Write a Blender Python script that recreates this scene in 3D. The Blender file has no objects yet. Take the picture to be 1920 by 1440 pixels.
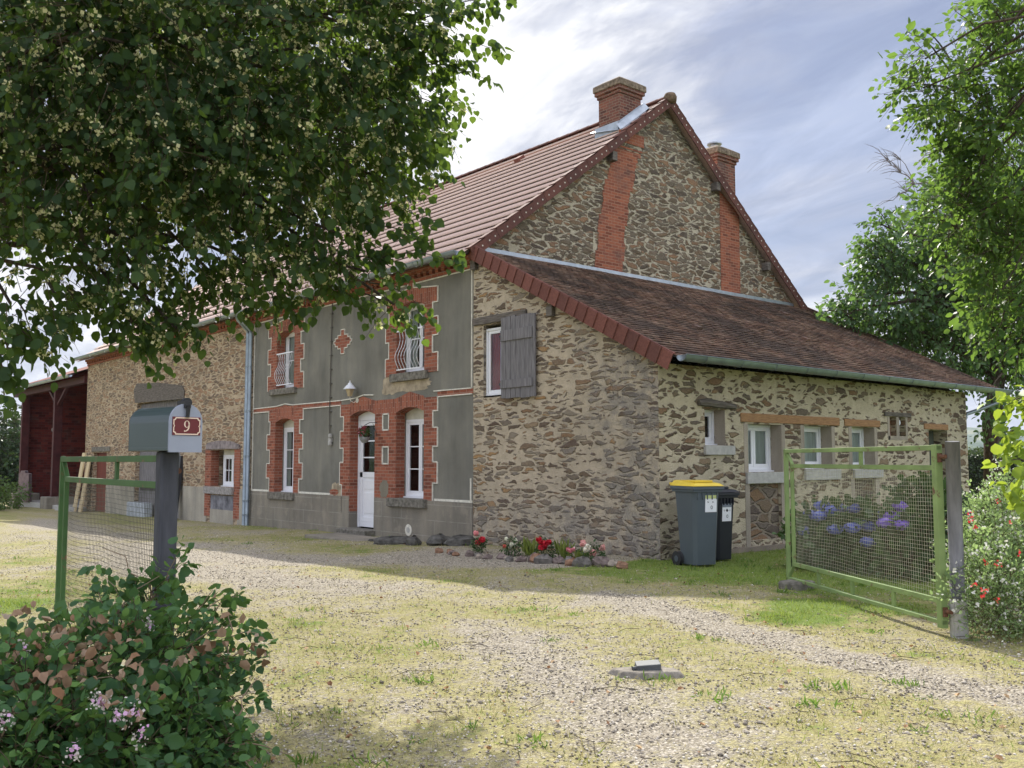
import bpy, math, random
import numpy as np
from mathutils import Vector, Matrix
random.seed(7); rng = np.random.default_rng(11)
sc = bpy.context.scene
COL = sc.collection
# ------------------------------------------------------------------ camera
CAM = Vector((-10.943, -9.611, 1.5))
FWD = Vector((0.63934712, 0.7647025, 0.08040744)); RGT = Vector((0.76722201, -0.64138126, -0.00068807)); UPV = Vector((-0.05104566, -0.06213028, 0.99676184))
cd = bpy.data.cameras.new('camera'); cam = bpy.data.objects.new('camera', cd); COL.objects.link(cam)
cd.sensor_width = 36; cd.lens = 33.27; cd.clip_start = 0.05; cd.clip_end = 9000
M = Matrix.Identity(4)
for i in range(3):
    M[i][0] = RGT[i]; M[i][1] = UPV[i]; M[i][2] = -FWD[i]; M[i][3] = CAM[i]
cam.matrix_world = M
sc.camera = cam
# ------------------------------------------------------------------ sun and sky
SUN = Vector((0.634, 1.05, 1.0)).normalized()
ELEV = math.asin(SUN.z)
ld = bpy.data.lights.new('sun', 'SUN'); ld.energy = 5.0; ld.angle = math.radians(0.7); ld.color = (1.0, 0.95, 0.86)
lo = bpy.data.objects.new('sun', ld); COL.objects.link(lo)
lo.rotation_euler = SUN.to_track_quat('Z', 'Y').to_euler()
w = bpy.data.worlds.new('World'); sc.world = w; w.use_nodes = True
nt = w.node_tree

def nd(nt, t, **k):
    n = nt.nodes.new(t)
    for a, v in k.items():
        if a.startswith('i_'):
            key = a[2:]
            s = n.inputs[int(key)] if key.isdigit() else n.inputs[key.replace('_', ' ')]
            if isinstance(v, bpy.types.NodeSocket): nt.links.new(v, s)
            else: s.default_value = v
        else: setattr(n, a, v)
    return n

def mth(nt, op, a, b=0.0, c=None, clamp=False):
    n = nd(nt, 'ShaderNodeMath', operation=op, i_0=a, i_1=b, use_clamp=clamp)
    if c is not None:
        if isinstance(c, bpy.types.NodeSocket): nt.links.new(c, n.inputs[2])
        else: n.inputs[2].default_value = c
    return n.outputs[0]

def ramp(nt, fac, stops, interp='LINEAR'):
    n = nt.nodes.new('ShaderNodeValToRGB'); n.color_ramp.interpolation = interp
    el = n.color_ramp.elements
    while len(el) < len(stops): el.new(0.5)
    for e, (p, c) in zip(el, stops):
        e.position = p; e.color = (*c, 1) if len(c) == 3 else c
    nt.links.new(fac, n.inputs[0]); return n.outputs[0]

def mixc(nt, f, a, b, bt='MIX'):
    n = nt.nodes.new('ShaderNodeMix'); n.data_type = 'RGBA'; n.blend_type = bt
    for s, v in ((n.inputs[0], f), (n.inputs[6], a), (n.inputs[7], b)):
        if isinstance(v, bpy.types.NodeSocket): nt.links.new(v, s)
        else: s.default_value = (*v, 1) if isinstance(v, tuple) and len(v) == 3 else v
    return n.outputs[2]

def noise(nt, vec, scale, detail=4, rough=0.55, dist=0.0, dim='3D'):
    n = nd(nt, 'ShaderNodeTexNoise', noise_dimensions=dim, i_Scale=scale, i_Detail=detail, i_Roughness=rough, i_Distortion=dist)
    if vec is not None: nt.links.new(vec, n.inputs['Vector'])
    return n.outputs

def smooth(nt, v, lo_, hi_, a=0.0, b=1.0):
    n = nd(nt, 'ShaderNodeMapRange', interpolation_type='SMOOTHSTEP')
    nt.links.new(v, n.inputs[0])
    for i, x in enumerate((lo_, hi_, a, b)):
        if isinstance(x, bpy.types.NodeSocket): nt.links.new(x, n.inputs[i + 1])
        else: n.inputs[i + 1].default_value = x
    return n.outputs[0]

SKX, SKY = 1.9, 9.3
# sky: Nishita blue with drifting cloud cover
sky = nd(nt, 'ShaderNodeTexSky', sky_type='NISHITA', sun_disc=False, sun_elevation=ELEV, sun_rotation=math.atan2(SUN.x, SUN.y), altitude=300, air_density=1.0, dust_density=0.6, ozone_density=2.5)
bg = nt.nodes['Background']; out = nt.nodes['World Output']
bg.inputs[1].default_value = 0.09
nt.links.new(sky.outputs[0], bg.inputs[0])
tc = nd(nt, 'ShaderNodeTexCoord').outputs['Generated']
sep = nd(nt, 'ShaderNodeSeparateXYZ', i_0=tc).outputs
den = mth(nt, 'MAXIMUM', mth(nt, 'ADD', sep[2], 0.22), 0.05)
cx = mth(nt, 'DIVIDE', sep[0], den); cy = mth(nt, 'DIVIDE', sep[1], den)
cv = nd(nt, 'ShaderNodeCombineXYZ', i_0=cx, i_1=cy, i_2=0.0).outputs[0]
mp = nd(nt, 'ShaderNodeMapping', i_Vector=cv, i_Rotation=(0, 0, 1.05), i_Scale=(1.9, 0.85, 1.0), i_Location=(SKX, SKY, 0)).outputs[0]
n1 = noise(nt, mp, 1.25, 10, 0.58, 0.35)[0]
n2 = noise(nt, mp, 0.6, 3, 0.5, 0.2)[0]
n3 = noise(nt, mp, 5.5, 7, 0.62, 0.5)[0]
cl = mth(nt, 'ADD', mth(nt, 'MULTIPLY', n1, 0.55), mth(nt, 'ADD', mth(nt, 'MULTIPLY', n2, 0.30), mth(nt, 'MULTIPLY', n3, 0.15)))
cover = smooth(nt, cl, 0.38, 0.56)
shade = ramp(nt, cl, [(0.38, (0.50, 0.56, 0.78)), (0.46, (0.62, 0.66, 0.83)), (0.51, (0.88, 0.91, 1.02)), (0.565, (1.38, 1.38, 1.42))])
n4 = noise(nt, mp, 2.6, 8, 0.60, 0.8)[0]
shade = mixc(nt, 1.0, shade, ramp(nt, n4, [(0.36, (0.74, 0.76, 0.82)), (0.50, (0.97, 0.97, 0.98)), (0.62, (1.22, 1.21, 1.17))]), 'MULTIPLY')
# thin cloud lets more light through towards the sun
dn = nd(nt, 'ShaderNodeVectorMath', operation='DOT_PRODUCT', i_0=tc, i_1=(SUN.x, SUN.y, SUN.z)).outputs['Value']
glow = smooth(nt, dn, 0.55, 1.0)
shade2 = mixc(nt, 1.0, shade, nd(nt, 'ShaderNodeCombineXYZ', i_0=mth(nt, 'MULTIPLY_ADD', glow, 0.25, 1.0), i_1=mth(nt, 'MULTIPLY_ADD', glow, 0.24, 1.0), i_2=mth(nt, 'MULTIPLY_ADD', glow, 0.2, 1.0)).outputs[0], 'MULTIPLY')
# added boost: unseen sky opposite the sun and overhead brightens the shaded walls
hz = mth(nt, 'ADD', mth(nt, 'MULTIPLY', sep[0], -SUN.x), mth(nt, 'MULTIPLY', sep[1], -SUN.y))
skyk = mth(nt, 'ADD', 0.48, mth(nt, 'ADD', smooth(nt, hz, -0.35, 0.45, 0, 0.66), smooth(nt, sep[2], 0.55, 0.85, 0, 0.42)))
bgc = nd(nt, 'ShaderNodeBackground', i_Color=shade2, i_Strength=skyk)
mxs = nd(nt, 'ShaderNodeMixShader', i_0=mth(nt, 'MULTIPLY_ADD', cover, 0.20, 0.78), i_1=bg.outputs[0], i_2=bgc.outputs[0])
nt.links.new(mxs.outputs[0], out.inputs[0])
sc.view_settings.view_transform = 'Standard'; sc.view_settings.look = 'None'
sc.view_settings.exposure = 0.58; sc.view_settings.gamma = 1; sc.view_settings.use_curve_mapping = False
sc.cycles.use_denoising = True; sc.cycles.max_bounces = 6; sc.cycles.transparent_max_bounces = 12
sc.cycles.diffuse_bounces = 3; sc.cycles.glossy_bounces = 3; sc.cycles.transmission_bounces = 4

# ------------------------------------------------------------------ helpers
class MB:
    def __init__(s): s.v = []; s.f = []
    def add(s, vs, fs):
        n = len(s.v); s.v += [tuple(v) for v in vs]; s.f += [tuple(i + n for i in f) for f in fs]
    def box(s, x0, x1, y0, y1, z0, z1):
        s.add([(x0, y0, z0), (x1, y0, z0), (x1, y1, z0), (x0, y1, z0), (x0, y0, z1), (x1, y0, z1), (x1, y1, z1), (x0, y1, z1)],
              [(0, 3, 2, 1), (4, 5, 6, 7), (0, 1, 5, 4), (1, 2, 6, 5), (2, 3, 7, 6), (3, 0, 4, 7)])
    def obox(s, o, ax, ay, az):   # oriented box: corner o and three edge vectors
        o, ax, ay, az = map(Vector, (o, ax, ay, az))
        p = [o, o + ax, o + ax + ay, o + ay]
        s.add([*p, *[q + az for q in p]], [(0, 3, 2, 1), (4, 5, 6, 7), (0, 1, 5, 4), (1, 2, 6, 5), (2, 3, 7, 6), (3, 0, 4, 7)])
    def bar(s, a, b, wd, up=(0, 0, 1), h=None):
        a, b = Vector(a), Vector(b); d = (b - a); sd = d.cross(Vector(up)).normalized() * wd; u = sd.cross(d).normalized() * (h or wd)
        s.obox(a - sd / 2 - u / 2, d, sd, u)
    def tube(s, path, r, n=8, cap=True, r_end=None):
        path = [Vector(p) for p in path]; base = len(s.v); m = len(path)
        for i, p in enumerate(path):
            t = (path[min(i + 1, m - 1)] - path[max(i - 1, 0)]).normalized()
            a = t.cross(Vector((0, 0, 1)));
            if a.length < 0.05: a = t.cross(Vector((0, 1, 0)))
            a.normalize(); b = t.cross(a)
            rr = r if r_end is None else r + (r_end - r) * i / (m - 1)
            if isinstance(r, (list, tuple)): rr = r[i]
            for k in range(n):
                an = 2 * math.pi * k / n; s.v.append(tuple(p + a * math.cos(an) * rr + b * math.sin(an) * rr))
        for i in range(m - 1):
            for k in range(n):
                s.f.append((base + i * n + k, base + i * n + (k + 1) % n, base + (i + 1) * n + (k + 1) % n, base + (i + 1) * n + k))
        if cap:
            s.f.append(tuple(base + k for k in range(n))); s.f.append(tuple(base + (m - 1) * n + k for k in reversed(range(n))))
    def lathe(s, prof, c, n=16):
        base = len(s.v); c = Vector(c)
        for r, z in prof:
            for k in range(n):
                a = 2 * math.pi * k / n; s.v.append((c.x + r * math.cos(a), c.y + r * math.sin(a), c.z + z))
        for i in range(len(prof) - 1):
            for k in range(n):
                s.f.append((base + i * n + k, base + i * n + (k + 1) % n, base + (i + 1) * n + (k + 1) % n, base + (i + 1) * n + k))
        s.f.append(tuple(base + k for k in reversed(range(n)))); s.f.append(tuple(base + (len(prof) - 1) * n + k for k in range(n)))
    def build(s, name, m, parent=None, smooth_=False, bevel=0, loc=None):
        me = bpy.data.meshes.new(name); me.from_pydata(s.v, [], s.f); me.validate(); me.update()
        o = bpy.data.objects.new(name, me); COL.objects.link(o)
        if m: me.materials.append(m)
        if smooth_: me.polygons.foreach_set('use_smooth', [True] * len(me.polygons))
        if bevel:
            b = o.modifiers.new('b', 'BEVEL'); b.width = bevel; b.segments = 2; b.limit_method = 'ANGLE'; b.angle_limit = 0.6
        if parent: o.parent = parent
        if loc: o.location = loc
        return o

def tag(o, label=None, cat=None, group=None, kind=None):
    if label: o['label'] = label
    if cat: o['category'] = cat
    if group: o['group'] = group
    if kind: o['kind'] = kind
    return o

def empty(name, label=None, cat=None, loc=(0, 0, 0), rz=0, group=None):
    o = bpy.data.objects.new(name, None); COL.objects.link(o); o.location = loc; o.rotation_euler = (0, 0, rz)
    o.empty_display_size = 0.2
    return tag(o, label, cat, group)

def copy_tree(o, parent=None):
    c = o.copy(); COL.objects.link(c)
    if parent: c.parent = parent
    for ch in list(o.children): copy_tree(ch, c)
    return c

def gz(x, y):      # ground height: the yard falls gently towards the barn
    z = -0.0155 * np.clip(y, 0, 45) - 0.004 * np.clip(-np.asarray(y) - 0, 0, 3) * 0
    return z + 0.012 * np.sin(x * 1.3 + y * 0.7) * 1.0 + 0.010 * np.sin(y * 1.9 - x * 0.6)

# ------------------------------------------------------------------ materials
def newmat(name, rough=0.8, spec=0.3):
    m = bpy.data.materials.new(name); m.use_nodes = True
    b = m.node_tree.nodes['Principled BSDF']; b.inputs['Roughness'].default_value = rough
    b.inputs['Specular IOR Level'].default_value = spec
    return m, m.node_tree, b

def bump(nt, b, h, dist=0.01, st=0.8):
    n = nd(nt, 'ShaderNodeBump', i_Height=h, i_Distance=dist, i_Strength=st); nt.links.new(n.outputs[0], b.inputs['Normal']); return n

def plain(name, c, rough=0.6, spec=0.4, var=0.12, scale=6, metal=0.0, bmp=0.0, streak=None):
    m, nt, b = newmat(name, rough, spec)
    tc = nd(nt, 'ShaderNodeTexCoord').outputs['Object']
    if streak: tc = nd(nt, 'ShaderNodeMapping', i_Vector=tc, i_Scale=streak).outputs[0]
    n = noise(nt, tc, scale, 6, 0.6)[0]
    c2 = tuple(x * (1 - var * 2) for x in c); c1 = tuple(min(1, x * (1 + var)) for x in c)
    nt.links.new(ramp(nt, n, [(0.3, c2), (0.7, c1)]), b.inputs['Base Color'])
    b.inputs['Metallic'].default_value = metal
    if bmp: bump(nt, b, n, bmp)
    return m

def wallcoord(nt):
    """u along the wall, v up, whichever way the face looks"""
    g = nd(nt, 'ShaderNodeNewGeometry'); t = nd(nt, 'ShaderNodeTexCoord').outputs['Object']
    s = nd(nt, 'ShaderNodeSeparateXYZ', i_0=t).outputs; ns = nd(nt, 'ShaderNodeSeparateXYZ', i_0=g.outputs['True Normal']).outputs
    k = mth(nt, 'GREATER_THAN', mth(nt, 'ABSOLUTE', ns[0]), 0.6)
    u = mth(nt, 'ADD', mth(nt, 'MULTIPLY', s[1], k), mth(nt, 'MULTIPLY', s[0], mth(nt, 'SUBTRACT', 1.0, k)))
    hz = mth(nt, 'GREATER_THAN', mth(nt, 'ABSOLUTE', ns[2]), 0.7)
    v = mth(nt, 'ADD', s[2], mth(nt, 'MULTIPLY', hz, s[1]))
    return u, v, t

def cxyz(nt, a, b, c=0.0): return nd(nt, 'ShaderNodeCombineXYZ', i_0=a, i_1=b, i_2=c).outputs[0]

def stone(name, su, sv, mortar, cols, lo_t, hi_t, keep=1.0, warp=0.35, second=0.0, weather=None, seed=0.0, soft=0.085, relief=0.06, vw=.30):
    m, nt, b = newmat(name, 0.92, 0.15)
    u, v, t = wallcoord(nt)
    p0 = cxyz(nt, mth(nt, 'ADD', u, seed), v)
    w1 = noise(nt, p0, 2.2, 3, 0.6)[1]; w2 = noise(nt, p0, 9.0, 3, 0.6)[1]
    ws = nd(nt, 'ShaderNodeVectorMath', operation='MULTIPLY_ADD', i_0=w1, i_1=(warp * .6, warp * vw, 0), i_2=p0).outputs[0]
    ws = nd(nt, 'ShaderNodeVectorMath', operation='MULTIPLY_ADD', i_0=w2, i_1=(warp * .30, warp * .13, 0), i_2=ws).outputs[0]
    def layer(ku, kv, off, kp, lo2, hi2):
        sc_ = nd(nt, 'ShaderNodeVectorMath', operation='MULTIPLY_ADD', i_0=ws, i_1=(ku, kv, 0), i_2=(off, off * 1.7, 0)).outputs[0]
        d = nd(nt, 'ShaderNodeTexVoronoi', voronoi_dimensions='2D', feature='DISTANCE_TO_EDGE', i_Vector=sc_, i_Scale=1.0).outputs['Distance']
        c = nd(nt, 'ShaderNodeTexVoronoi', voronoi_dimensions='2D', feature='F1', i_Vector=sc_, i_Scale=1.0)
        rs = nd(nt, 'ShaderNodeSeparateXYZ', i_0=c.outputs['Color']).outputs
        thr = mth(nt, 'MULTIPLY_ADD', rs[0], hi2 - lo2, lo2)
        k = smooth(nt, mth(nt, 'SUBTRACT', d, thr), -soft * .3, soft)
        k = mth(nt, 'MULTIPLY', k, mth(nt, 'LESS_THAN', rs[1], kp))
        return k, rs, d
    k1, r1, d1 = layer(su, sv, 0.0, keep, lo_t, hi_t)
    fine = noise(nt, p0, 38, 5, 0.65)[0]; big = noise(nt, p0, 0.8, 4, 0.55)[0]; mid = noise(nt, p0, 5, 4, 0.6)[0]
    col = ramp(nt, r1[2], [(i / (len(cols)), c) for i, c in enumerate(cols)], 'CONSTANT')
    kk = k1
    if second:
        k2, r2, d2 = layer(su * 2.1, sv * 1.9, 5.3, second, lo_t * 1.2, hi_t)
        col2 = ramp(nt, r2[2], [(i / (len(cols)), c) for i, c in enumerate(cols[::-1])], 'CONSTANT')
        col = mixc(nt, k1, col2, col); kk = mth(nt, 'MAXIMUM', k1, mth(nt, 'MULTIPLY', k2, 0.9))
    col = mixc(nt, 1.0, col, ramp(nt, fine, [(0.3, (0.62, 0.62, 0.62)), (0.7, (1.3, 1.27, 1.2))]), 'MULTIPLY')
    col = mixc(nt, smooth(nt, mid, 0.45, 0.7, 0, 0.14), col, tuple(x * .8 for x in mortar))
    mo = mixc(nt, 1.0, mortar, ramp(nt, mth(nt, 'MULTIPLY_ADD', fine, 0.5, mth(nt, 'MULTIPLY', mid, 0.5)), [(0.35, (0.74, 0.73, 0.71)), (0.65, (1.1, 1.1, 1.1))]), 'MULTIPLY')
    mo = mixc(nt, smooth(nt, big, 0.45, 0.65, 0, 0.3), mo, tuple(x * .62 for x in mortar))
    c = mixc(nt, kk, mo, col)
    if weather:   # grey lichen and damp on one side / near the ground
        for (axis, a0, a1, wc, amt, nz) in weather:
            s_ = u if axis == 'u' else v
            wn = mth(nt, 'ADD', s_, mth(nt, 'MULTIPLY', mth(nt, 'SUBTRACT', noise(nt, p0, nz, 5, 0.65)[0], 0.5), abs(a1 - a0) * 3))
            f = smooth(nt, wn, a0, a1) if a1 > a0 else smooth(nt, wn, a1, a0, 1.0, 0.0)
            f = mth(nt, 'MULTIPLY', f, mth(nt, 'MULTIPLY', smooth(nt, noise(nt, p0, 3.5, 6, 0.7)[0], 0.36, 0.6), amt))
            c = mixc(nt, f, c, mixc(nt, 1.0, wc, ramp(nt, fine, [(0.3, (0.6, 0.6, 0.6)), (0.7, (1.25, 1.25, 1.25))]), 'MULTIPLY'))
    nt.links.new(c, b.inputs['Base Color'])
    hgt = mth(nt, 'ADD', mth(nt, 'MULTIPLY', kk, 0.8), mth(nt, 'MULTIPLY', fine, 0.35))
    hgt = mth(nt, 'ADD', hgt, mth(nt, 'MULTIPLY', mid, 0.5))
    bump(nt, b, hgt, relief, 1.0)
    return m

def brick(name, c1, c2, mortar, bw=0.22, bh=0.068, ms=0.007, vert=False, dirt=0.3, offset=0.5):
    m, nt, b = newmat(name, 0.85, 0.2)
    u, v, t = wallcoord(nt)
    p0 = cxyz(nt, v, u) if vert else cxyz(nt, u, v)
    wn = noise(nt, p0, 7, 2, 0.5)[1]
    pw = nd(nt, 'ShaderNodeVectorMath', operation='MULTIPLY_ADD', i_0=wn, i_1=(0.012, 0.012, 0), i_2=p0).outputs[0]
    br = nd(nt, 'ShaderNodeTexBrick', offset=offset, i_Vector=pw, i_Color1=(0, 0, 0, 1), i_Color2=(1, 1, 1, 1), i_Mortar=(0.5, 0.5, 0.5, 1), i_Scale=1.0, i_Mortar_Size=ms, i_Mortar_Smooth=0.25, i_Bias=0.0, i_Brick_Width=bw, i_Row_Height=bh)
    fine = noise(nt, p0, 45, 5, 0.65)[0]; big = noise(nt, p0, 1.6, 5, 0.6)[0]
    cb = ramp(nt, br.outputs[0], [(0.0, c1), (0.35, tuple((a + d) / 2 for a, d in zip(c1, c2))), (0.7, c2), (1.0, tuple(x * .62 for x in c2))])
    cb = mixc(nt, 1.0, cb, ramp(nt, fine, [(0.3, (0.75, 0.72, 0.7)), (0.7, (1.15, 1.15, 1.15))]), 'MULTIPLY')
    c = mixc(nt, br.outputs['Fac'], cb, mortar)
    c = mixc(nt, smooth(nt, big, 0.5, 0.72, 0, dirt), c, (0.12, 0.09, 0.08))
    nt.links.new(c, b.inputs['Base Color'])
    bump(nt, b, mth(nt, 'ADD', mth(nt, 'MULTIPLY', br.outputs['Fac'], -0.8), mth(nt, 'MULTIPLY', fine, 0.4)), 0.008, 0.9)
    return m

def stucco(name, c, stainc=(0.5, 0.45, 0.33), joints=False):
    m, nt, b = newmat(name, 0.95, 0.1)
    u, v, t = wallcoord(nt); p0 = cxyz(nt, u, v)
    fine = noise(nt, p0, 90, 4, 0.7)[0]; big = noise(nt, p0, 0.9, 6, 0.6)[0]
    st = noise(nt, cxyz(nt, mth(nt, 'MULTIPLY', u, 3.0), mth(nt, 'MULTIPLY', v, 0.5)), 1.0, 5, 0.6)[0]
    col = ramp(nt, big, [(0.3, tuple(x * .78 for x in c)), (0.7, tuple(x * 1.15 for x in c))])
    col = mixc(nt, 1.0, col, ramp(nt, st, [(0.3, (0.78, 0.79, 0.80)), (0.7, (1.14, 1.12, 1.08))]), 'MULTIPLY')
    col = mixc(nt, 1.0, col, ramp(nt, fine, [(0.25, (0.55, 0.55, 0.55)), (0.75, (1.3, 1.3, 1.28))]), 'MULTIPLY')
    if joints:
        br = nd(nt, 'ShaderNodeTexBrick', offset=0.5, i_Vector=p0, i_Scale=1.0, i_Mortar_Size=0.006, i_Mortar_Smooth=0.3, i_Brick_Width=0.78, i_Row_Height=0.31)
        jn = mth(nt, 'MULTIPLY', br.outputs['Fac'], smooth(nt, noise(nt, p0, 2.1, 3)[0], 0.35, 0.55))
        col = mixc(nt, mth(nt, 'MULTIPLY', jn, 0.6), col, (0.42, 0.40, 0.36))
        pt = smooth(nt, noise(nt, p0, 2.6, 6, 0.65)[0], 0.52, 0.68, 0, 0.5)
        col = mixc(nt, pt, col, stainc)
    nt.links.new(col, b.inputs['Base Color']); bump(nt, b, fine, 0.006, 0.9)
    return m

def tiles(name, cols, rough=0.7, spec=0.3, moss=0.0, big_scale=0.9):
    m, nt, b = newmat(name, rough, spec)
    g = nd(nt, 'ShaderNodeNewGeometry'); t = nd(nt, 'ShaderNodeTexCoord').outputs['Object']
    c = ramp(nt, g.outputs['Random Per Island'], [(i / (len(cols) - 1), x) for i, x in enumerate(cols)])
    fine = noise(nt, t, 30, 5, 0.65)[0]; big = noise(nt, t, big_scale, 5, 0.6)[0]
    c = mixc(nt, 1.0, c, ramp(nt, fine, [(0.3, (0.72, 0.72, 0.72)), (0.7, (1.2, 1.2, 1.2))]), 'MULTIPLY')
    if moss:
        c = mixc(nt, smooth(nt, big, 0.42, 0.62, 0, moss), c, (0.075, 0.058, 0.05))
        c = mixc(nt, smooth(nt, noise(nt, t, 14, 5, 0.7)[0], 0.62, 0.72, 0, 0.6), c, (0.26, 0.20, 0.10))
    nt.links.new(c, b.inputs['Base Color']); bump(nt, b, fine, 0.004, 0.6)
    return m

def leafmat(name, cols, trans=0.45, tcol=(0.30, 0.42, 0.05), rough=0.5, spec=0.35):
    m = bpy.data.materials.new(name); m.use_nodes = True; nt = m.node_tree; b = nt.nodes['Principled BSDF']
    g = nd(nt, 'ShaderNodeNewGeometry'); t = nd(nt, 'ShaderNodeTexCoord').outputs['Object']
    c = ramp(nt, g.outputs['Random Per Island'], [(i / max(1, len(cols) - 1), x) for i, x in enumerate(cols)])
    nt.links.new(c, b.inputs['Base Color']); b.inputs['Roughness'].default_value = rough; b.inputs['Specular IOR Level'].default_value = spec
    tr = nd(nt, 'ShaderNodeBsdfTranslucent', i_Color=mixc(nt, 0.5, c, (*tcol, 1)))
    mx = nd(nt, 'ShaderNodeMixShader', i_0=trans, i_1=b.outputs[0], i_2=tr.outputs[0])
    nt.links.new(mx.outputs[0], nt.nodes['Material Output'].inputs[0])
    return m

S_BR = [(0.155, 0.115, 0.08), (0.20, 0.145, 0.10), (0.13, 0.10, 0.075), (0.24, 0.155, 0.095), (0.17, 0.14, 0.11), (0.28, 0.21, 0.14), (0.125, 0.09, 0.07), (0.21, 0.165, 0.12)]
m_end = stone('rubble_wall_sparse', 2.9, 9.2, (0.56, 0.49, 0.355), S_BR, 0.04, 0.40, keep=0.66, warp=0.42, second=0.45, seed=3.0,
              weather=[('v', 0.75, 0.1, (0.30, 0.26, 0.21), 0.5, 1.1)])
m_lean = stone('rubble_wall_weathered', 2.9, 12.0, (0.55, 0.465, 0.345), [tuple(q * 1.12 for q in c) for c in S_BR] + [(0.27, 0.23, 0.18), (0.24, 0.21, 0.18), (0.38, 0.24, 0.12)], 0.05, 0.36, keep=0.80, warp=0.48, second=0.36, seed=11.0,
               weather=[('u', 2.4, 0.2, (0.24, 0.225, 0.205), 0.7, 1.0), ('v', 1.2, 0.2, (0.27, 0.25, 0.225), 0.55, 1.0)])
m_barn = stone('rubble_wall_warm', 2.6, 11.5, (0.54, 0.43, 0.30), [(0.25, 0.17, 0.115), (0.32, 0.22, 0.14), (0.21, 0.165, 0.125), (0.36, 0.25, 0.16), (0.28, 0.22, 0.155), (0.38, 0.24, 0.155), (0.19, 0.145, 0.11)],
               0.05, 0.26, keep=0.9, warp=0.42, second=0.4, seed=20.0)
m_gable = stone('rubble_wall_gable', 2.9, 8.2, (0.54, 0.48, 0.36), [(0.15, 0.115, 0.08), (0.21, 0.15, 0.10), (0.175, 0.145, 0.11), (0.26, 0.165, 0.105), (0.12, 0.095, 0.075), (0.22, 0.175, 0.13), (0.31, 0.19, 0.115), (0.165, 0.13, 0.095)],
                0.075, 0.19, keep=0.97, warp=0.42, second=0.75, seed=31.0, relief=0.08, vw=.32,
                weather=[('v', 7.4, 9.4, (0.14, 0.13, 0.115), 0.35, 1.2)])
m_infill = stone('rubble_infill', 2.6, 7.0, (0.30, 0.25, 0.19), [(0.20, 0.15, 0.105), (0.15, 0.125, 0.10), (0.24, 0.16, 0.10), (0.18, 0.15, 0.125), (0.13, 0.105, 0.09)], 0.02, 0.12, keep=1.0, warp=0.4, seed=40.0)
m_brick = brick('red_brick_surround', (0.37, 0.125, 0.072), (0.27, 0.09, 0.055), (0.34, 0.22, 0.165), bw=0.21, bh=0.072, dirt=0.2)
m_brickv = brick('red_brick_soldier', (0.37, 0.125, 0.072), (0.27, 0.09, 0.055), (0.34, 0.21, 0.16), bw=0.21, bh=0.072, vert=True, dirt=0.2)
m_flue = brick('orange_brick_flue', (0.38, 0.13, 0.07), (0.27, 0.09, 0.055), (0.38, 0.22, 0.15), bw=0.2, bh=0.066, dirt=0.45)
m_chim = brick('chimney_brick', (0.27, 0.10, 0.065), (0.16, 0.07, 0.055), (0.26, 0.20, 0.15), bw=0.2, bh=0.066, dirt=0.75)
m_shed = brick('dark_red_brick', (0.20, 0.035, 0.025), (0.12, 0.022, 0.018), (0.10, 0.05, 0.045), bw=0.3, bh=0.12, dirt=0.4)
m_stucco = stucco('grey_roughcast', (0.225, 0.218, 0.19))
m_plinth = stucco('cement_plinth', (0.27, 0.245, 0.205), (0.34, 0.30, 0.24), joints=True)
m_dado = stucco('pale_render', (0.42, 0.39, 0.33), (0.30, 0.27, 0.22), joints=False)
m_smooth = stucco('smooth_reveal_render', (0.40, 0.35, 0.29))
m_white = plain('white_lime_line', (0.72, 0.69, 0.60), 0.8, 0.2, 0.12, 14)
m_pvc = plain('white_window_plastic', (0.80, 0.81, 0.84), 0.35, 0.5, 0.02, 3)
m_cream = plain('cream_panel', (0.55, 0.53, 0.44), 0.7, 0.3, 0.1, 5)
m_sill = plain('weathered_stone_sill', (0.20, 0.185, 0.155), 0.9, 0.2, 0.32, 11, bmp=0.02)
m_conc = plain('pale_concrete_block', (0.44, 0.43, 0.40), 0.85, 0.2, 0.1, 12, bmp=0.006)
m_zinc = plain('zinc_gutter', (0.27, 0.32, 0.35), 0.42, 0.5, 0.12, 4, metal=0.55)
m_flash = plain('zinc_flashing', (0.42, 0.47, 0.53), 0.4, 0.5, 0.12, 5, metal=0.45)
m_wood = plain('grey_weathered_wood', (0.21, 0.20, 0.205), 0.85, 0.2, 0.28, 6, streak=(9, 9, 0.5), bmp=0.01)
m_woodh = plain('grey_weathered_beam', (0.16, 0.14, 0.12), 0.85, 0.2, 0.3, 5, streak=(1, 1, 9), bmp=0.02)
m_oak = plain('orange_oak_lintel', (0.36, 0.20, 0.095), 0.75, 0.25, 0.2, 7, streak=(1, 1, 9), bmp=0.004)
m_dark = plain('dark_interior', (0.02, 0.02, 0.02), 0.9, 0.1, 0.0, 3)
m_tile = tiles('terracotta_roof_tile', [(0.64, 0.475, 0.40), (0.66, 0.49, 0.41), (0.68, 0.51, 0.43), (0.65, 0.48, 0.405)], rough=0.9, spec=0.25)
m_verge = tiles('terracotta_verge_tile', [(0.155, 0.064, 0.050), (0.185, 0.074, 0.057), (0.21, 0.084, 0.064), (0.125, 0.056, 0.046)], rough=0.85, spec=0.2)
m_old = tiles('old_brown_tile', [(0.13, 0.075, 0.056), (0.20, 0.115, 0.08), (0.26, 0.16, 0.11), (0.17, 0.10, 0.072), (0.31, 0.21, 0.15), (0.12, 0.075, 0.06)], rough=0.75, spec=0.25, moss=0.75)

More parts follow.
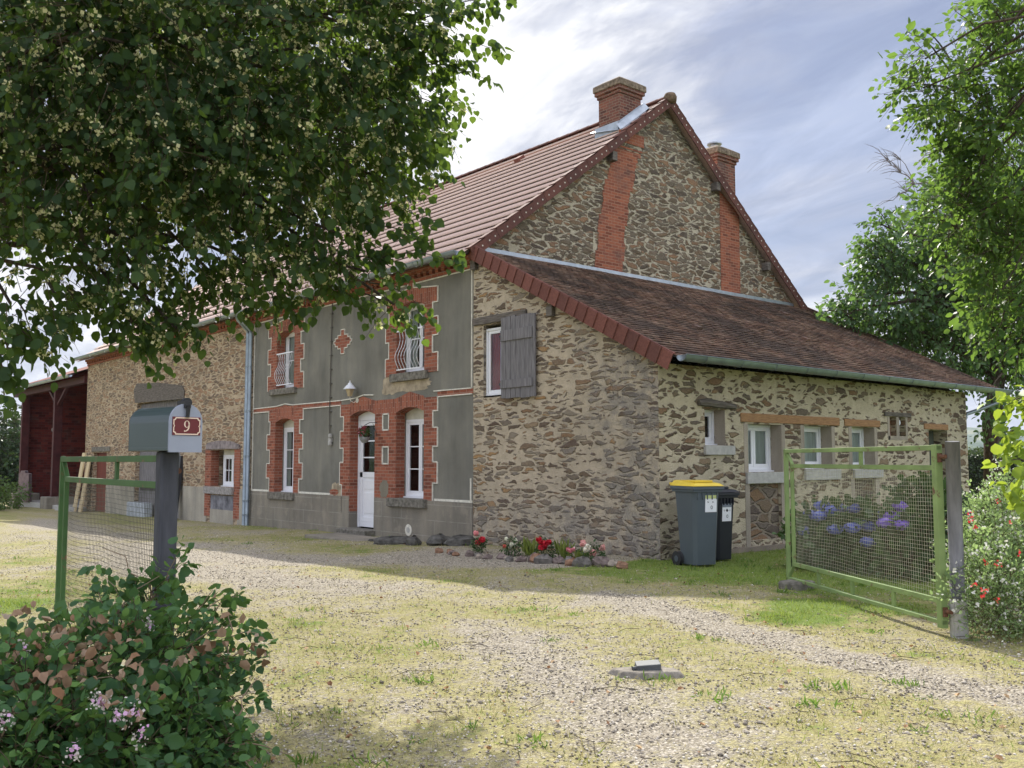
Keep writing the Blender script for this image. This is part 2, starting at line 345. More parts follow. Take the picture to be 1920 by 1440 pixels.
m_vdark = tiles('dark_verge_tile', [(0.105, 0.050, 0.042), (0.135, 0.060, 0.048), (0.16, 0.068, 0.052), (0.12, 0.055, 0.046)], rough=0.85, spec=0.2)
def glassmat():
    m = bpy.data.materials.new('window_glass'); m.use_nodes = True; nt = m.node_tree
    fr = nd(nt, 'ShaderNodeFresnel', i_IOR=1.6)
    tr = nd(nt, 'ShaderNodeBsdfTransparent', i_Color=(0.72, 0.76, 0.76, 1)); gl = nd(nt, 'ShaderNodeBsdfGlossy', i_Roughness=0.03)
    mx = nd(nt, 'ShaderNodeMixShader', i_0=mth(nt, 'MULTIPLY_ADD', fr.outputs[0], 0.9, 0.03), i_1=tr.outputs[0], i_2=gl.outputs[0])
    nt.links.new(mx.outputs[0], nt.nodes['Material Output'].inputs[0]); return m
m_glass = glassmat()
m_curtain = plain('net_curtain', (0.66, 0.70, 0.66), 0.9, 0.1, 0.12, 3, streak=(14, 14, 0.4))
m_lilac = plain('lilac_curtain', (0.80, 0.74, 0.92), 0.9, 0.1, 0.06, 3, streak=(10, 10, 0.5))
m_redcur = plain('dark_red_curtain', (0.50, 0.07, 0.055), 0.8, 0.1, 0.12, 3, streak=(10, 10, 0.5))
m_black = plain('black_metal', (0.025, 0.025, 0.028), 0.5, 0.4, 0.1, 5)

# ------------------------------------------------------------------ ground
def fbm(x, y, s, seed=0, oct_=4):
    r = np.zeros_like(x); a = 1; tot = 0; rg = np.random.default_rng(seed)
    for o in range(oct_):
        for k in range(3):
            an = rg.uniform(0, 6.28); ph = rg.uniform(0, 6.28, 2); f_ = s * 2 ** o * rg.uniform(0.8, 1.25)
            r += a * np.sin((x * math.cos(an) + y * math.sin(an)) * f_ + ph[0]) * np.cos((-x * math.sin(an) + y * math.cos(an)) * f_ * .8 + ph[1]) * 0.6
        tot += a; a *= 0.6
    return r / tot

def greenness(x, y):
    """0 = bare gravel, 1 = lush grass; wheel tracks of the drive run from the road gate to the yard"""
    n = fbm(x, y, 1.3, 5) * 0.5 + fbm(x, y, 5.0, 6) * 0.28
    g = 0.47 + 0.42 * n
    # distance from the drive's two gravel tracks (lines through world points)
    def seg(ax, ay, bx, by):
        dx, dy = bx - ax, by - ay; t = np.clip(((x - ax) * dx + (y - ay) * dy) / (dx * dx + dy * dy), 0, 1)
        return np.hypot(x - ax - t * dx, y - ay - t * dy)
    for s_, wd, am in ((seg(-3.3, -2.2, -5.0, -8.2), 0.33, 0.42), (seg(-5.5, -2.6, -8.2, -9.0), 0.5, 0.28), (seg(-5.2, 6.5, -1.2, 1.2), 0.9, 0.45), (seg(-6.6, 5.5, -4.8, 0.0), 0.8, 0.35), (seg(-5.2, 6.5, -3, 22), 1.0, 0.3), (seg(-1.4, 3.4, -0.8, -0.1), 0.9, 0.3)):
        g = g - am * np.exp(-(s_ / wd) ** 2)
    # lawn right of the drive, in front of the end wall and by the gates
    lawn = 1 / (1 + np.exp(-((x + 1.9 + 0.30 * (y + 3)) * 2.6 + n * 1.2)))
    lawn = lawn * (y < 0.3)
    g = np.maximum(g, lawn * (0.78 + 0.3 * n))
    for cx_, cy_, r_, a_ in ((-2.2, -4.0, 0.8, 0.95), (-2.9, -4.3, 0.7, 0.95), (-1.7, -4.6, 0.8, 0.85), (-8.9, 1.6, 1.3, 0.95), (-7.2, 4.6, 0.9, 0.6), (-9.7, 3.5, 1.8, 0.8), (-1.3, -3.4, 1.0, 0.75), (-0.5, 4.4, 0.7, 0.45)):
        g = np.maximum(g, a_ * np.exp(-((x - cx_) ** 2 + (y - cy_) ** 2) / r_ ** 2) + 0.2 * n)
    return np.clip(g, 0, 1)

def axis_coords(c, near, far):
    a = np.arange(c - near, c + near + 0.01, 0.14)
    k = near + np.cumsum(0.25 * 1.22 ** np.arange(48)); k = k[k < far]
    k = np.append(k, far)
    return np.concatenate([c - k[::-1], a, c + k])
xs = axis_coords(-4, 9, 5200); ys = axis_coords(-1, 11, 5200)
GX, GY = np.meshgrid(xs, ys, indexing='ij')
GZ = gz(GX, GY) + 0.010 * fbm(GX, GY, 6, 3) * (np.hypot(GX + 4, GY) < 16)
rr_ = np.hypot(GX, GY); GZ = GZ - np.clip(rr_ - 45, 0, 800) * 0.03 * (rr_ > 45)
nx, ny = GX.shape
vid = np.arange(nx * ny).reshape(nx, ny)
faces = np.stack([vid[:-1, :-1], vid[1:, :-1], vid[1:, 1:], vid[:-1, 1:]], -1).reshape(-1, 4)
def npmesh(name, V, Fq, mat, parent=None, smooth_=False):
    me = bpy.data.meshes.new(name); V = np.asarray(V, np.float32).reshape(-1, 3); Fq = np.asarray(Fq, np.int32); k = Fq.shape[1]
    me.vertices.add(len(V)); me.vertices.foreach_set('co', V.ravel())
    me.loops.add(Fq.size); me.loops.foreach_set('vertex_index', Fq.ravel())
    me.polygons.add(len(Fq)); me.polygons.foreach_set('loop_start', np.arange(0, Fq.size, k, dtype=np.int32)); me.polygons.foreach_set('loop_total', np.full(len(Fq), k, np.int32))
    if smooth_: me.polygons.foreach_set('use_smooth', np.ones(len(Fq), bool))
    me.update(calc_edges=True); me.validate()
    o = bpy.data.objects.new(name, me); COL.objects.link(o)
    if mat: me.materials.append(mat)
    if parent: o.parent = parent
    return o
m_ground, nt, b = newmat('gravel_and_grass_ground', 0.95, 0.1)
tcg = nd(nt, 'ShaderNodeTexCoord').outputs['Object']
at = nd(nt, 'ShaderNodeAttribute', attribute_name='green').outputs['Fac']
gn1 = noise(nt, tcg, 4.5, 7, 0.7)[0]; gn2 = noise(nt, tcg, 26, 5, 0.7)[0]
vo = nd(nt, 'ShaderNodeTexVoronoi', feature='F1', i_Vector=tcg, i_Scale=70.0); vr = nd(nt, 'ShaderNodeSeparateXYZ', i_0=vo.outputs['Color']).outputs
grav = ramp(nt, vr[0], [(0.0, (0.14, 0.12, 0.095)), (0.3, (0.26, 0.23, 0.18)), (0.7, (0.34, 0.305, 0.24)), (1.0, (0.58, 0.53, 0.45))])
grav = mixc(nt, smooth(nt, vo.outputs['Distance'], 0.35, 0.6, 0, 0.3), grav, (0.20, 0.165, 0.12))
dry = ramp(nt, gn2, [(0.3, (0.14, 0.125, 0.055)), (0.5, (0.28, 0.25, 0.11)), (0.7, (0.45, 0.40, 0.21))])
grn = ramp(nt, gn2, [(0.3, (0.09, 0.13, 0.03)), (0.6, (0.16, 0.22, 0.05)), (0.8, (0.26, 0.29, 0.10))])
gg = mth(nt, 'ADD', mth(nt, 'ADD', at, 0.02), mth(nt, 'ADD', mth(nt, 'MULTIPLY', mth(nt, 'SUBTRACT', gn1, 0.5), 0.9), mth(nt, 'MULTIPLY', mth(nt, 'SUBTRACT', gn2, 0.5), 0.7)))
cg = mixc(nt, smooth(nt, gg, 0.22, 0.55), grav, dry); cg = mixc(nt, smooth(nt, gg, 0.50, 0.78), cg, grn)
# beyond the yard the land is meadow and wood
psz = nd(nt, 'ShaderNodeVectorMath', operation='LENGTH', i_0=tcg).outputs['Value']
fld = ramp(nt, noise(nt, tcg, 0.006, 5, 0.5)[0], [(0.4, (0.07, 0.11, 0.03)), (0.55, (0.13, 0.17, 0.05)), (0.62, (0.24, 0.23, 0.10))])
cg = mixc(nt, smooth(nt, psz, 45, 90), cg, fld)
nt.links.new(cg, b.inputs['Base Color'])
bump(nt, b, mth(nt, 'ADD', mth(nt, 'MULTIPLY', vo.outputs['Distance'], -1.0), gn2), 0.012, 0.8)
ground = npmesh('ground', np.stack([GX, GY, GZ], -1), faces, m_ground, smooth_=True); ground['kind'] = 'structure'
at_ = ground.data.attributes.new('green', 'FLOAT', 'POINT'); at_.data.foreach_set('value', greenness(GX, GY).astype(np.float32).ravel())

# distant hills
m_hill, nt, b = newmat('wooded_hill', 1.0, 0.0)
nt.links.new(ramp(nt, noise(nt, nd(nt, 'ShaderNodeTexCoord').outputs['Object'], 0.012, 7, 0.6)[0], [(0.4, (0.04, 0.07, 0.03)), (0.55, (0.08, 0.12, 0.045)), (0.62, (0.19, 0.20, 0.09))]), b.inputs['Base Color'])
for (d0, hh, sd) in ((1300, 38, 1), (2300, 95, 2), (3600, 172, 3)):
    a = np.linspace(-0.95, 3.1, 300); t_ = np.linspace(0, 1, 10); A, T = np.meshgrid(a, t_, indexing='ij')
    prof = (0.62 + 0.30 * np.sin(a * 7 + sd * 2) + 0.14 * np.sin(a * 23 + sd) + 0.05 * np.sin(a * 71 + sd * 3)) * hh
    Rr = d0 + T * 500
    Z = -26 + (prof[:, None] + 14) * np.sin(T * math.pi / 2)
    i_ = np.arange(A.size).reshape(A.shape)
    o = npmesh('hills', np.stack([Rr * np.cos(A), Rr * np.sin(A), Z], -1), np.stack([i_[:-1, :-1], i_[1:, :-1], i_[1:, 1:], i_[:-1, 1:]], -1).reshape(-1, 4), m_hill, smooth_=True)
    o['kind'] = 'structure'

# ------------------------------------------------------------------ farmhouse
house = empty('farmhouse', 'long stone and grey roughcast farmhouse with brick window surrounds and terracotta roof', 'house')

def PT(ax, u, v, w, base=0.0):       # facade (ax 'x') looks along -x, end walls (ax 'y') along -y; w goes into the wall
    return (base + w, u, v) if ax == 'x' else (u, base + w, v)
def wbox(mb, ax, u0, u1, v0, v1, w0, w1, base=0.0):
    a = PT(ax, u0, v0, w0, base); b_ = PT(ax, u1, v1, w1, base)
    mb.box(min(a[0], b_[0]), max(a[0], b_[0]), min(a[1], b_[1]), max(a[1], b_[1]), a[2], b_[2])
def wall(name, ax, u0, u1, v0, top, ops, m, thick=0.45, base=0.0, extra=(), parent=house):
    """wall face with rectangular openings (u0,u1,v0,v1), their reveals in the same material, and a top that may slope"""
    mb = MB(); tf = top if callable(top) else (lambda u: top)
    us = sorted(set([u0, u1, *extra, *[o[0] for o in ops], *[o[1] for o in ops]])); us = [u for u in us if u0 <= u <= u1]
    for a, b_ in zip(us[:-1], us[1:]):
        mid_ = (a + b_) / 2
        hs = sorted([(o[2], o[3]) for o in ops if o[0] < mid_ < o[1]]); z = v0
        for (h0, h1) in hs:
            if h0 > z: mb.add([PT(ax, a, z, 0, base), PT(ax, b_, z, 0, base), PT(ax, b_, h0, 0, base), PT(ax, a, h0, 0, base)], [(0, 1, 2, 3)])
            z = max(z, h1)
        mb.add([PT(ax, a, z, 0, base), PT(ax, b_, z, 0, base), PT(ax, b_, tf(b_), 0, base), PT(ax, a, tf(a), 0, base)], [(0, 1, 2, 3)])
    for (a, b_, c, d) in [o[:4] for o in ops]:
        q = [(a, c), (b_, c), (b_, d), (a, d)]
        for i in range(4):
            (p, q1), (r, s) = q[i], q[(i + 1) % 4]
            mb.add([PT(ax, p, q1, 0, base), PT(ax, r, s, 0, base), PT(ax, r, s, thick, base), PT(ax, p, q1, thick, base)], [(0, 1, 2, 3)])
    return mb.build(name, m, parent)

Y1, Y2, Y3, W2 = 4.62, 14.32, 29.4, 10.2
# openings on the long facade: y0, y1, sill, crown of arch, spring
W1 = (11.95, 12.93, 3.33, 4.80, 4.68); WB = (6.24, 7.29, 3.33, 4.80, 4.68); W3 = (11.90, 12.95, 0.70, 2.56, 2.46); DR = (8.11, 9.18, -0.02, 2.60, 2.50); W4 = (6.24, 7.28, 0.72, 2.60, 2.50)
fops = [o[:4] for o in (W1, WB, W3, DR, W4)]
wall('stucco_wall', 'x', Y1, Y2, -0.6, 5.36, fops, m_stucco, 0.3)
bw_ = (15.42, 17.03, 0.76, 1.80); bd_ = (19.45, 23.55, -0.5, 3.45); ld_ = (26.7, 28.3, -0.6, 1.80)
wall('barn_stone_wall', 'x', Y2, Y3, -0.7, 5.36, [bw_, bd_, ld_], m_barn, 0.35)
sw_ = (3.1, 4.31, 2.70, 4.03)
wall('lean_to_stone_wall', 'x', 0, Y1, -0.3, lambda u: 3.05 + 0.5 * u, [sw_], m_lean, 0.3)
E1 = (1.10, 1.62, 1.74, 2.32); E2 = (2.22, 3.18, 1.30, 2.11); E3 = (3.87, 4.76, 1.34, 2.12); E4 = (5.45, 6.27, 1.32, 2.13); E5a = (6.87, 7.12, 1.98, 2.36); E5b = (7.24, 7.49, 1.98, 2.36); E6 = (8.45, 9.27, -0.3, 2.13)
NI = (2.24, 3.14, 0.17, 1.10); N2 = (5.50, 6.25, 0.17, 1.14)
wall('end_stone_wall', 'y', 0.0, W2, -0.3, 2.99, [E1, E2, E3, E4, E5a, E5b, E6, NI, N2], m_end, 0.4)
gtop = lambda u: min(5.62 + 0.755 * u, 9.88 - 0.824 * (u - 5.6)) - 0.12
wall('gable_stone_wall', 'y', 0.0, 10.75, 2.5, gtop, [], m_gable, 0.4, base=Y1, extra=(5.623,))
mb = MB(); mb.box(10.1, 10.75, Y1 + .02, Y3, -1, 5.4); mb.box(9.75, W2, 0.02, Y1, -0.4, 3.0); mb.add([(0, Y3, -1), (10.7, Y3, -1), (10.7, Y3, 5.4), (5.62, Y3, 9.75), (0, Y3, 5.4)], [(0, 1, 2, 3, 4)])
mb.add([(W2, 0, 2.9), (W2, Y1, 2.9), (W2, Y1, 5.3)], [(0, 1, 2)])
mb.build('rear_stone_wall', m_barn, house)
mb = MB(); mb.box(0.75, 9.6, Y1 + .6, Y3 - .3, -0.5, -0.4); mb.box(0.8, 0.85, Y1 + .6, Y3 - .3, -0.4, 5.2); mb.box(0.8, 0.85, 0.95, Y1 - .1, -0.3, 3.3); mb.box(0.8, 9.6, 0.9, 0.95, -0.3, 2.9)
mb.build('dark_room_backing', m_dark, house)  # near-black sheets stand in for the unlit rooms behind the openings
# plinth and dado
mb = MB()
for a, b_ in ((Y1, DR[0]), (DR[1], Y2)): mb = MB(); wbox(mb, 'x', a, b_, -0.6, 0.70, -0.022, 0.0); mb.build('plinth', m_plinth, house)
mb = MB(); mb.box(-0.022, 0.21, DR[0] + .0005, DR[0] + .005, -0.3, 0.358); mb.box(-0.022, 0.21, DR[1] - .005, DR[1] - .0005, -0.3, 0.358)
mb.build('doorway_base', m_plinth, house)
mb = MB()
for a, b_ in ((Y2, 15.15), (17.30, 19.44), (23.57, 26.6)): mb = MB(); wbox(mb, 'x', a, b_, -0.7, 0.73, -0.015, 0.0); mb.build('rendered_dado', m_dado, house)
mb = MB(); wbox(mb, 'x', 15.42, 17.03, -0.7, 0.12, -0.012, 0.0); mb.build('rendered_dado', m_dado, house)
mb = MB(); wbox(mb, 'x', 15.44, 17.01, 0.12, 0.52, -0.005, 0.0); mb.build('cement_patch', plain('blue_grey_cement', (0.22, 0.22, 0.24), 0.9, 0.1, 0.3, 4, bmp=0.01), house)

# brick surrounds of the facade, proud of the roughcast, with a white line round them
XB = -0.016
def jamb(mb0, lines, y_in, segs, sgn):
    mb = MB()
    """segs: (v0, v1, y_out); white line along the stepped outer edge"""
    prev = None
    for (a, b_, yo) in segs:
        mb.box(XB, 0.0, min(y_in, yo), max(y_in, yo), a, b_)
        t = 0.022 * sgn
        lines.box(XB - .006, 0.0, min(yo, yo + t), max(yo, yo + t), a - (0.011 if prev is not None else 0), b_)
        if prev is not None and abs(prev - yo) > 1e-3:
            lines.box(XB - .006, 0.0, min(prev + (t if (prev - yo) * sgn < 0 else 0), yo + (t if (yo - prev) * sgn < 0 else 0)), max(prev + t * 0, yo) if sgn > 0 else max(prev, yo + 0), a - 0.011, a + 0.011)
        prev = yo
    mb.build('brick_jamb', m_brick, house)
def head(mb, y0, y1, w_, ytop0, ytop1, top, n=18):
    """arched head between ytop0 and ytop1 over the opening w_"""
    ys_ = sorted(set([ytop0, ytop1, w_[0], w_[1], (w_[0] + w_[1]) / 2 - .1, (w_[0] + w_[1]) / 2 + .1] + [w_[0] + (w_[1] - w_[0]) * i / n for i in range(n + 1)]))
    def bot(y):
        if y <= w_[0] or y >= w_[1]: return w_[4]
        k = (y - (w_[0] + w_[1]) / 2) / ((w_[1] - w_[0]) / 2); return w_[4] + (w_[3] - w_[4]) * (1 - k * k)
    for a, b_ in zip(ys_[:-1], ys_[1:]):
        if b_ - a < 1e-4: continue
        ba, bb = bot(a), bot(b_)
        mb.add([(XB, a, ba), (XB, b_, bb), (XB, b_, top(b_)), (XB, a, top(a)), (0.26, a, ba), (0.26, b_, bb)], [(0, 1, 2, 3), (0, 1, 5, 4)])
def polyline(lines, pts_, t=0.022):
    for (ya, za), (yb, zb) in zip(pts_[:-1], pts_[1:]):
        d = Vector((0, yb - ya, zb - za)); n = Vector((0, -d.z, d.y)).normalized() * t
        lines.obox(Vector((XB - .006, ya, za)) - n / 2 - d.normalized() * t * .4, d + d.normalized() * t * .8, n, (0.024, 0, 0))
def quoin(y_n, y_w, levels, start_wide=True):
    segs = []; wd = start_wide
    for a, b_ in zip(levels[:-1], levels[1:]):
        segs.append((b_, a, y_w if wd else y_n)); wd = not wd
    return segs[::-1]
lines = MB()
def flush_lines():
    global lines
    lines.build('white_outline', m_white, house); lines = MB()
for W_, lev, nl, wl, nr, wr, sw in ((W1, [4.68, 4.38, 4.0, 3.69, 3.29], 13.25, 13.42, 11.62, 11.45, False), (WB, [4.68, 4.40, 4.02, 3.67, 3.28], 7.57, 7.70, 5.97, 5.78, False)):
    mb = MB(); jamb(mb, lines, W_[1], quoin(nl, wl, lev, sw), 1); jamb(mb, lines, W_[0], quoin(nr, wr, lev, sw), -1)
    c_ = (W_[0] + W_[1]) / 2; t0, t1 = wr, wl
    top = lambda y, c_=c_: 5.0 + (0.22 if abs(y - c_) < 0.101 else max(0, 0.10 - 0.16 * abs(y - c_)))
    mb2 = MB(); head(mb2, 0, 0, W_, t0, t1, top); 
    polyline(lines, [(t1, 4.70), (t1, top(t1)), (c_ + .10, 5.09), (c_ + .10, 5.18)]); polyline(lines, [(t0, 4.70), (t0, top(t0)), (c_ - .10, 5.09), (c_ - .10, 5.18)])
    polyline(lines, [(nl, 4.69), (wl, 4.69)]); polyline(lines, [(nr, 4.69), (wr, 4.69)])
    mb2.build('brick_arch', m_brickv, house); flush_lines()
# ground-floor window on the far side of the door
mb = MB(); mb2 = MB()
jamb(mb, lines, W3[1], [(0.66, 1.05, 13.22), (1.05, 1.42, 13.39), (1.42, 1.77, 13.22), (1.77, 2.17, 13.39), (2.17, 2.50, 13.22), (2.50, 2.77, 13.30)], 1)
jamb(mb, lines, W3[0], [(0.66, 1.05, 11.62), (1.05, 1.44, 11.44), (1.44, 1.78, 11.62), (1.78, 2.16, 11.44), (2.16, 2.50, 11.62), (2.50, 2.77, 11.44)], -1)
top3 = lambda y: 2.77 + max(0, 0.13 - 0.13 * abs(y - 12.42)) ; head(mb2, 0, 0, W3, W3[0], W3[1], top3)
mb2.build('brick_arch', m_brickv, house); flush_lines()
# door and window share one surround
mb = MB(); mb2 = MB()
jamb(mb, lines, DR[1], [(0.33, 0.95, 9.50), (0.95, 1.46, 9.60), (1.46, 1.78, 9.45), (1.78, 2.17, 9.60), (2.17, 2.50, 9.45), (2.50, 2.77, 9.60)], 1)
jamb(mb, lines, W4[0], [(0.68, 1.05, 5.94), (1.05, 1.47, 5.78), (1.47, 1.78, 5.94), (1.78, 2.16, 5.78), (2.16, 2.49, 5.94), (2.49, 2.77, 5.78)], -1)
for a, b_ in ((0.36, 0.70), (0.70, 1.43), (1.79, 2.15), (2.49, 2.50)): mb.box(XB, 0, W4[1], DR[0], a, b_)
for a, b_ in ((1.43, 1.79), (2.15, 2.49)):
    mb.box(XB, 0, W4[1], 7.56, a, b_); mb.box(XB, 0, 7.80, DR[0], a, b_)
    polyline(lines, [(7.56, a), (7.80, a), (7.80, b_), (7.56, b_), (7.56, a)], 0.028)
topd = lambda y: 2.77 + max(0, 0.15 - 0.22 * abs(y - 8.64)) + max(0, 0.15 - 0.22 * abs(y - 6.76))
head(mb2, 0, 0, DR, DR[0], DR[1], topd); head(mb2, 0, 0, W4, W4[0], W4[1], topd); mb2.box(XB, 0, W4[1], DR[0], 2.50, 2.80)
# reveals of the brick openings
for (a, b_, c, d, e) in (W1, WB, W3, DR, W4):
    z0 = c if c > 0 else 0.36
    for yy in (b_ - .004, a + .0005): mr = MB(); mr.box(XB, 0.21, yy, yy + .0035, z0, e + .05); mr.build('brick_reveal', m_brick, house)
mb.build('brick_pier', m_brick, house); mb2.build('brick_arch', m_brickv, house)
flush_lines(); polyline(lines, [(14.28, 2.765), (13.3, 2.765)]); polyline(lines, [(14.28, 2.875), (12.9, 2.885), (12.42, 2.93), (12.0, 2.885), (9.6, 2.875), (8.95, 2.90), (8.6, 2.95), (8.2, 2.93)]); polyline(lines, [(11.44, 2.765), (9.6, 2.765)])
polyline(lines, [(5.78, 2.765), (4.66, 2.765)]); polyline(lines, [(4.66, 2.875), (5.9, 2.885)])
flush_lines(); polyline(lines, [(4.66, 2.88), (4.66, 5.17), (6.6, 5.17)]); polyline(lines, [(7.0, 5.17), (12.25, 5.17)]); polyline(lines, [(12.6, 5.17), (14.27, 5.17), (14.27, -0.0)])
flush_lines(); polyline(lines, [(4.66, 0.72), (5.84, 0.72)], 0.05); polyline(lines, [(9.9, 0.72), (11.6, 0.72)], 0.05); polyline(lines, [(13.25, 0.72), (14.2, 0.72)], 0.05); polyline(lines, [(4.68, 0.74), (4.68, 1.15)], 0.03)
mb = MB(); wbox(mb, 'x', Y1, 5.78, 2.775, 2.865, XB + .004, 0); mb.build('string_course', m_brick, house); mb = MB(); wbox(mb, 'x', 9.6, 14.3, 2.775, 2.865, XB + .004, 0); mb.build('string_course', m_brick, house)
flush_lines()
# brick diamond
mb = MB(); dc = (9.56, 4.24); rows = 9
for i in range(rows):
    k = 1 - abs(i - 4) / 4.6; hw = 0.46 * (0.18 + 0.82 * (1 - abs(i - 4) / 4)) ; z0 = dc[1] - .28 + i * .0622
    hw = [0.08, 0.08, 0.22, 0.22, 0.40, 0.22, 0.22, 0.08, 0.08][i] if i != 3 and i != 5 else 0.34
    mb.box(XB, 0, dc[0] - hw, dc[0] + hw, z0, z0 + .0621)
hws = [0.08, 0.08, 0.22, 0.34, 0.40, 0.34, 0.22, 0.08, 0.08]; pr = []
for i in range(9): z0 = dc[1] - .28 + i * .0622; pr += [(dc[0] + hws[i], z0), (dc[0] + hws[i], z0 + .0622)]
polyline(lines, pr, 0.02); polyline(lines, [(2 * dc[0] - a, b_) for a, b_ in pr], 0.02); polyline(lines, [(dc[0] - .08, dc[1] - .28), (dc[0] + .08, dc[1] - .28)], 0.02); polyline(lines, [(dc[0] - .08, dc[1] + .28), (dc[0] + .08, dc[1] + .28)], 0.02)
mb.build('brick_diamond', m_brick, house); lines.build('white_outline', m_white, house)
# cornice of dentilled brick under the eaves
mb = MB(); wbox(mb, 'x', Y1 - .02, Y3, 5.19, 5.26, -0.035, 0); wbox(mb, 'x', Y1 - .1, Y3, 5.345, 5.43, -0.12, 0)
k = Y1
while k < Y3 - .1: wbox(mb, 'x', k, k + 0.105, 5.26, 5.345, -0.095, 0); k += 0.21
mb.build('brick_cornice', m_brick, house)
# patches of bare plaster
def blob_patch(name, m, y0, z0, y1, z1, x, seed):
    rg = random.Random(seed); n = 26; P_ = []
    for i in range(n):
        a = 2 * math.pi * i / n; r = 1 + rg.uniform(-.16, .16)
        cxx, cyy = math.cos(a), math.sin(a); sq = max(abs(cxx), abs(cyy)) ** 0.5
        P_.append(((y0 + y1) / 2 + (y1 - y0) / 2 * cxx * r / sq, (z0 + z1) / 2 + (z1 - z0) / 2 * cyy * r / sq))
    mb = MB(); mb.add([(x, a, b_) for a, b_ in P_] + [(0.0, a, b_) for a, b_ in P_], [tuple(range(n))] + [(i, (i + 1) % n, n + (i + 1) % n, n + i) for i in range(n)])
    return mb.build(name, m, house)
m_patch = plain('bare_plaster', (0.42, 0.35, 0.25), 0.95, 0.1, 0.25, 5, bmp=0.02)
blob_patch('plaster_patch', m_patch, 6.05, 2.93, 7.55, 3.18, -0.005, 3); blob_patch('plaster_patch', m_patch, 7.3, 2.90, 7.85, 3.32, -0.006, 4); blob_patch('plaster_patch', m_patch, 9.5, 0.62, 9.95, 0.98, -0.02, 5)
blob_patch('plaster_patch', stucco('cement_repair', (0.24, 0.215, 0.17)), 7.55, 0.72, 7.88, 1.08, -0.02, 6); blob_patch('plaster_patch', m_brick, 9.65, 0.70, 10.05, 0.84, -0.0245, 8)

def pane(mg, ax, a, b_, c, d, w_, base=0.0):
    q = [(a, c), (a, d), (b_, d), (b_, c)] if ax == 'x' else [(a, c), (b_, c), (b_, d), (a, d)]
    mg.add([PT(ax, u, v, w_, base) for u, v in q], [(0, 1, 2, 3)])
# windows ------------------------------------------------------------
def window(ax, u0, u1, v0, v1, rec, base=0.0, leaves=1, bars=(), box_h=0.0, curtain=None, fr=0.06, sill=None, name='window', cill=True, parent=house, vbar=None):
    mb = MB()
    for (a, b_, c, d) in ((u0, u1, v0, v0 + fr), (u0, u1, v1 - box_h - fr, v1 - box_h), (u0, u0 + fr, v0 + fr, v1 - box_h - fr), (u1 - fr, u1, v0 + fr, v1 - box_h - fr)):
        wbox(mb, ax, a, b_, c, d, rec, rec + 0.07, base)
    o = mb.build(name, m_pvc, parent, bevel=0.006)
    iu0, iu1, iv0, iv1 = u0 + fr, u1 - fr, v0 + fr, v1 - box_h - fr
    wl = (iu1 - iu0) / leaves; s = 0.055
    ms = MB(); mg = MB(); mbar = MB()
    for k in range(leaves):
        a, b_ = iu0 + k * wl + .003, iu0 + (k + 1) * wl - .003
        for (p, q, c, d) in ((a, b_, iv0, iv0 + s), (a, b_, iv1 - s, iv1), (a, a + s, iv0 + s, iv1 - s), (b_ - s, b_, iv0 + s, iv1 - s)):
            wbox(ms, ax, p, q, c, d, rec + 0.018, rec + 0.06, base)
        pane(mg, ax, a + s, b_ - s, iv0 + s, iv1 - s, rec + 0.038, base)
        for z in bars:
            zz = iv0 + s + (iv1 - iv0 - 2 * s) * z; wbox(mbar, ax, a + s, b_ - s, zz - .011, zz + .011, rec + 0.026, rec + 0.05, base)
        if vbar: um = (a + b_) / 2; wbox(mbar, ax, um - .011, um + .011, iv0 + s, iv1 - s, rec + 0.024, rec + 0.048, base)
    ms.build('sash', m_pvc, o, bevel=0.004); mg.build('pane', m_glass, o)
    if mbar.v: mbar.build('glazing_bar', m_pvc, o)
    if box_h: mx = MB(); wbox(mx, ax, u0, u1, v1 - box_h, v1, rec + .005, rec + 0.1, base); mx.build('shutter_box', m_cream, o)
    mx = MB()
    if curtain:
        for (a, b_, mat_) in curtain:
            n = 12; ua, ub = iu0 + (iu1 - iu0) * a, iu0 + (iu1 - iu0) * b_
            mc = MB(); P_ = [(ua + (ub - ua) * i / n, 0.10 + 0.012 * math.sin(i * 2.1)) for i in range(n + 1)]
            mc.add([PT(ax, u, iv0, rec + w_ - .03, base) for u, w_ in P_] + [PT(ax, u, iv1, rec + w_ - .03, base) for u, w_ in P_], [(i, i + 1, n + 2 + i, n + 1 + i) for i in range(n)])
            mc.build('curtain', mat_, o)
    if cill:
        mx = MB(); wbox(mx, ax, u0 - .0, u1 + .0, v0 - .03, v0 - .002, rec - 0.06, rec + .05, base); mx.build('window_sill', m_pvc, o)
    return o
def balcony(o, y0, y1, z0, z1):
    """bellied white railing of wavy bars"""
    mb = MB()
    mb.bar((-0.035, y0, z1), (-0.035, y1, z1), 0.028); mb.bar((-0.035, y0, z0), (-0.035, y1, z0), 0.022)
    n = 8
    for i in range(n):
        y = y0 + .06 + (y1 - y0 - .12) * i / (n - 1); P_ = []
        for k in range(13):
            t = k / 12; z = z0 + (z1 - z0) * t
            P_.append((-0.035 - 0.10 * math.sin(math.pi * min(1, t / .62)) ** 1.3 * (t < .62) + 0.03 * math.sin(math.pi * (t - .62) / .38) * (t >= .62), y, z))
        mb.tube(P_, 0.007, 5)
    for y in (y0, y1): mb.box(-0.05, 0.03, y - .012, y + .012, z1 - .02, z1 + .01); mb.box(-0.05, 0.03, y - .012, y + .012, z0 - .01, z0 + .012)
    mb.build('railing', m_pvc, o)
def stone_sill(o, ax, u0, u1, v0, v1, out_=0.09, base=0.0, m=None):
    mb = MB(); wbox(mb, ax, u0, u1, v0, v1, -out_, 0.24, base); mb.build('sill', m or m_sill, o, bevel=0.012)
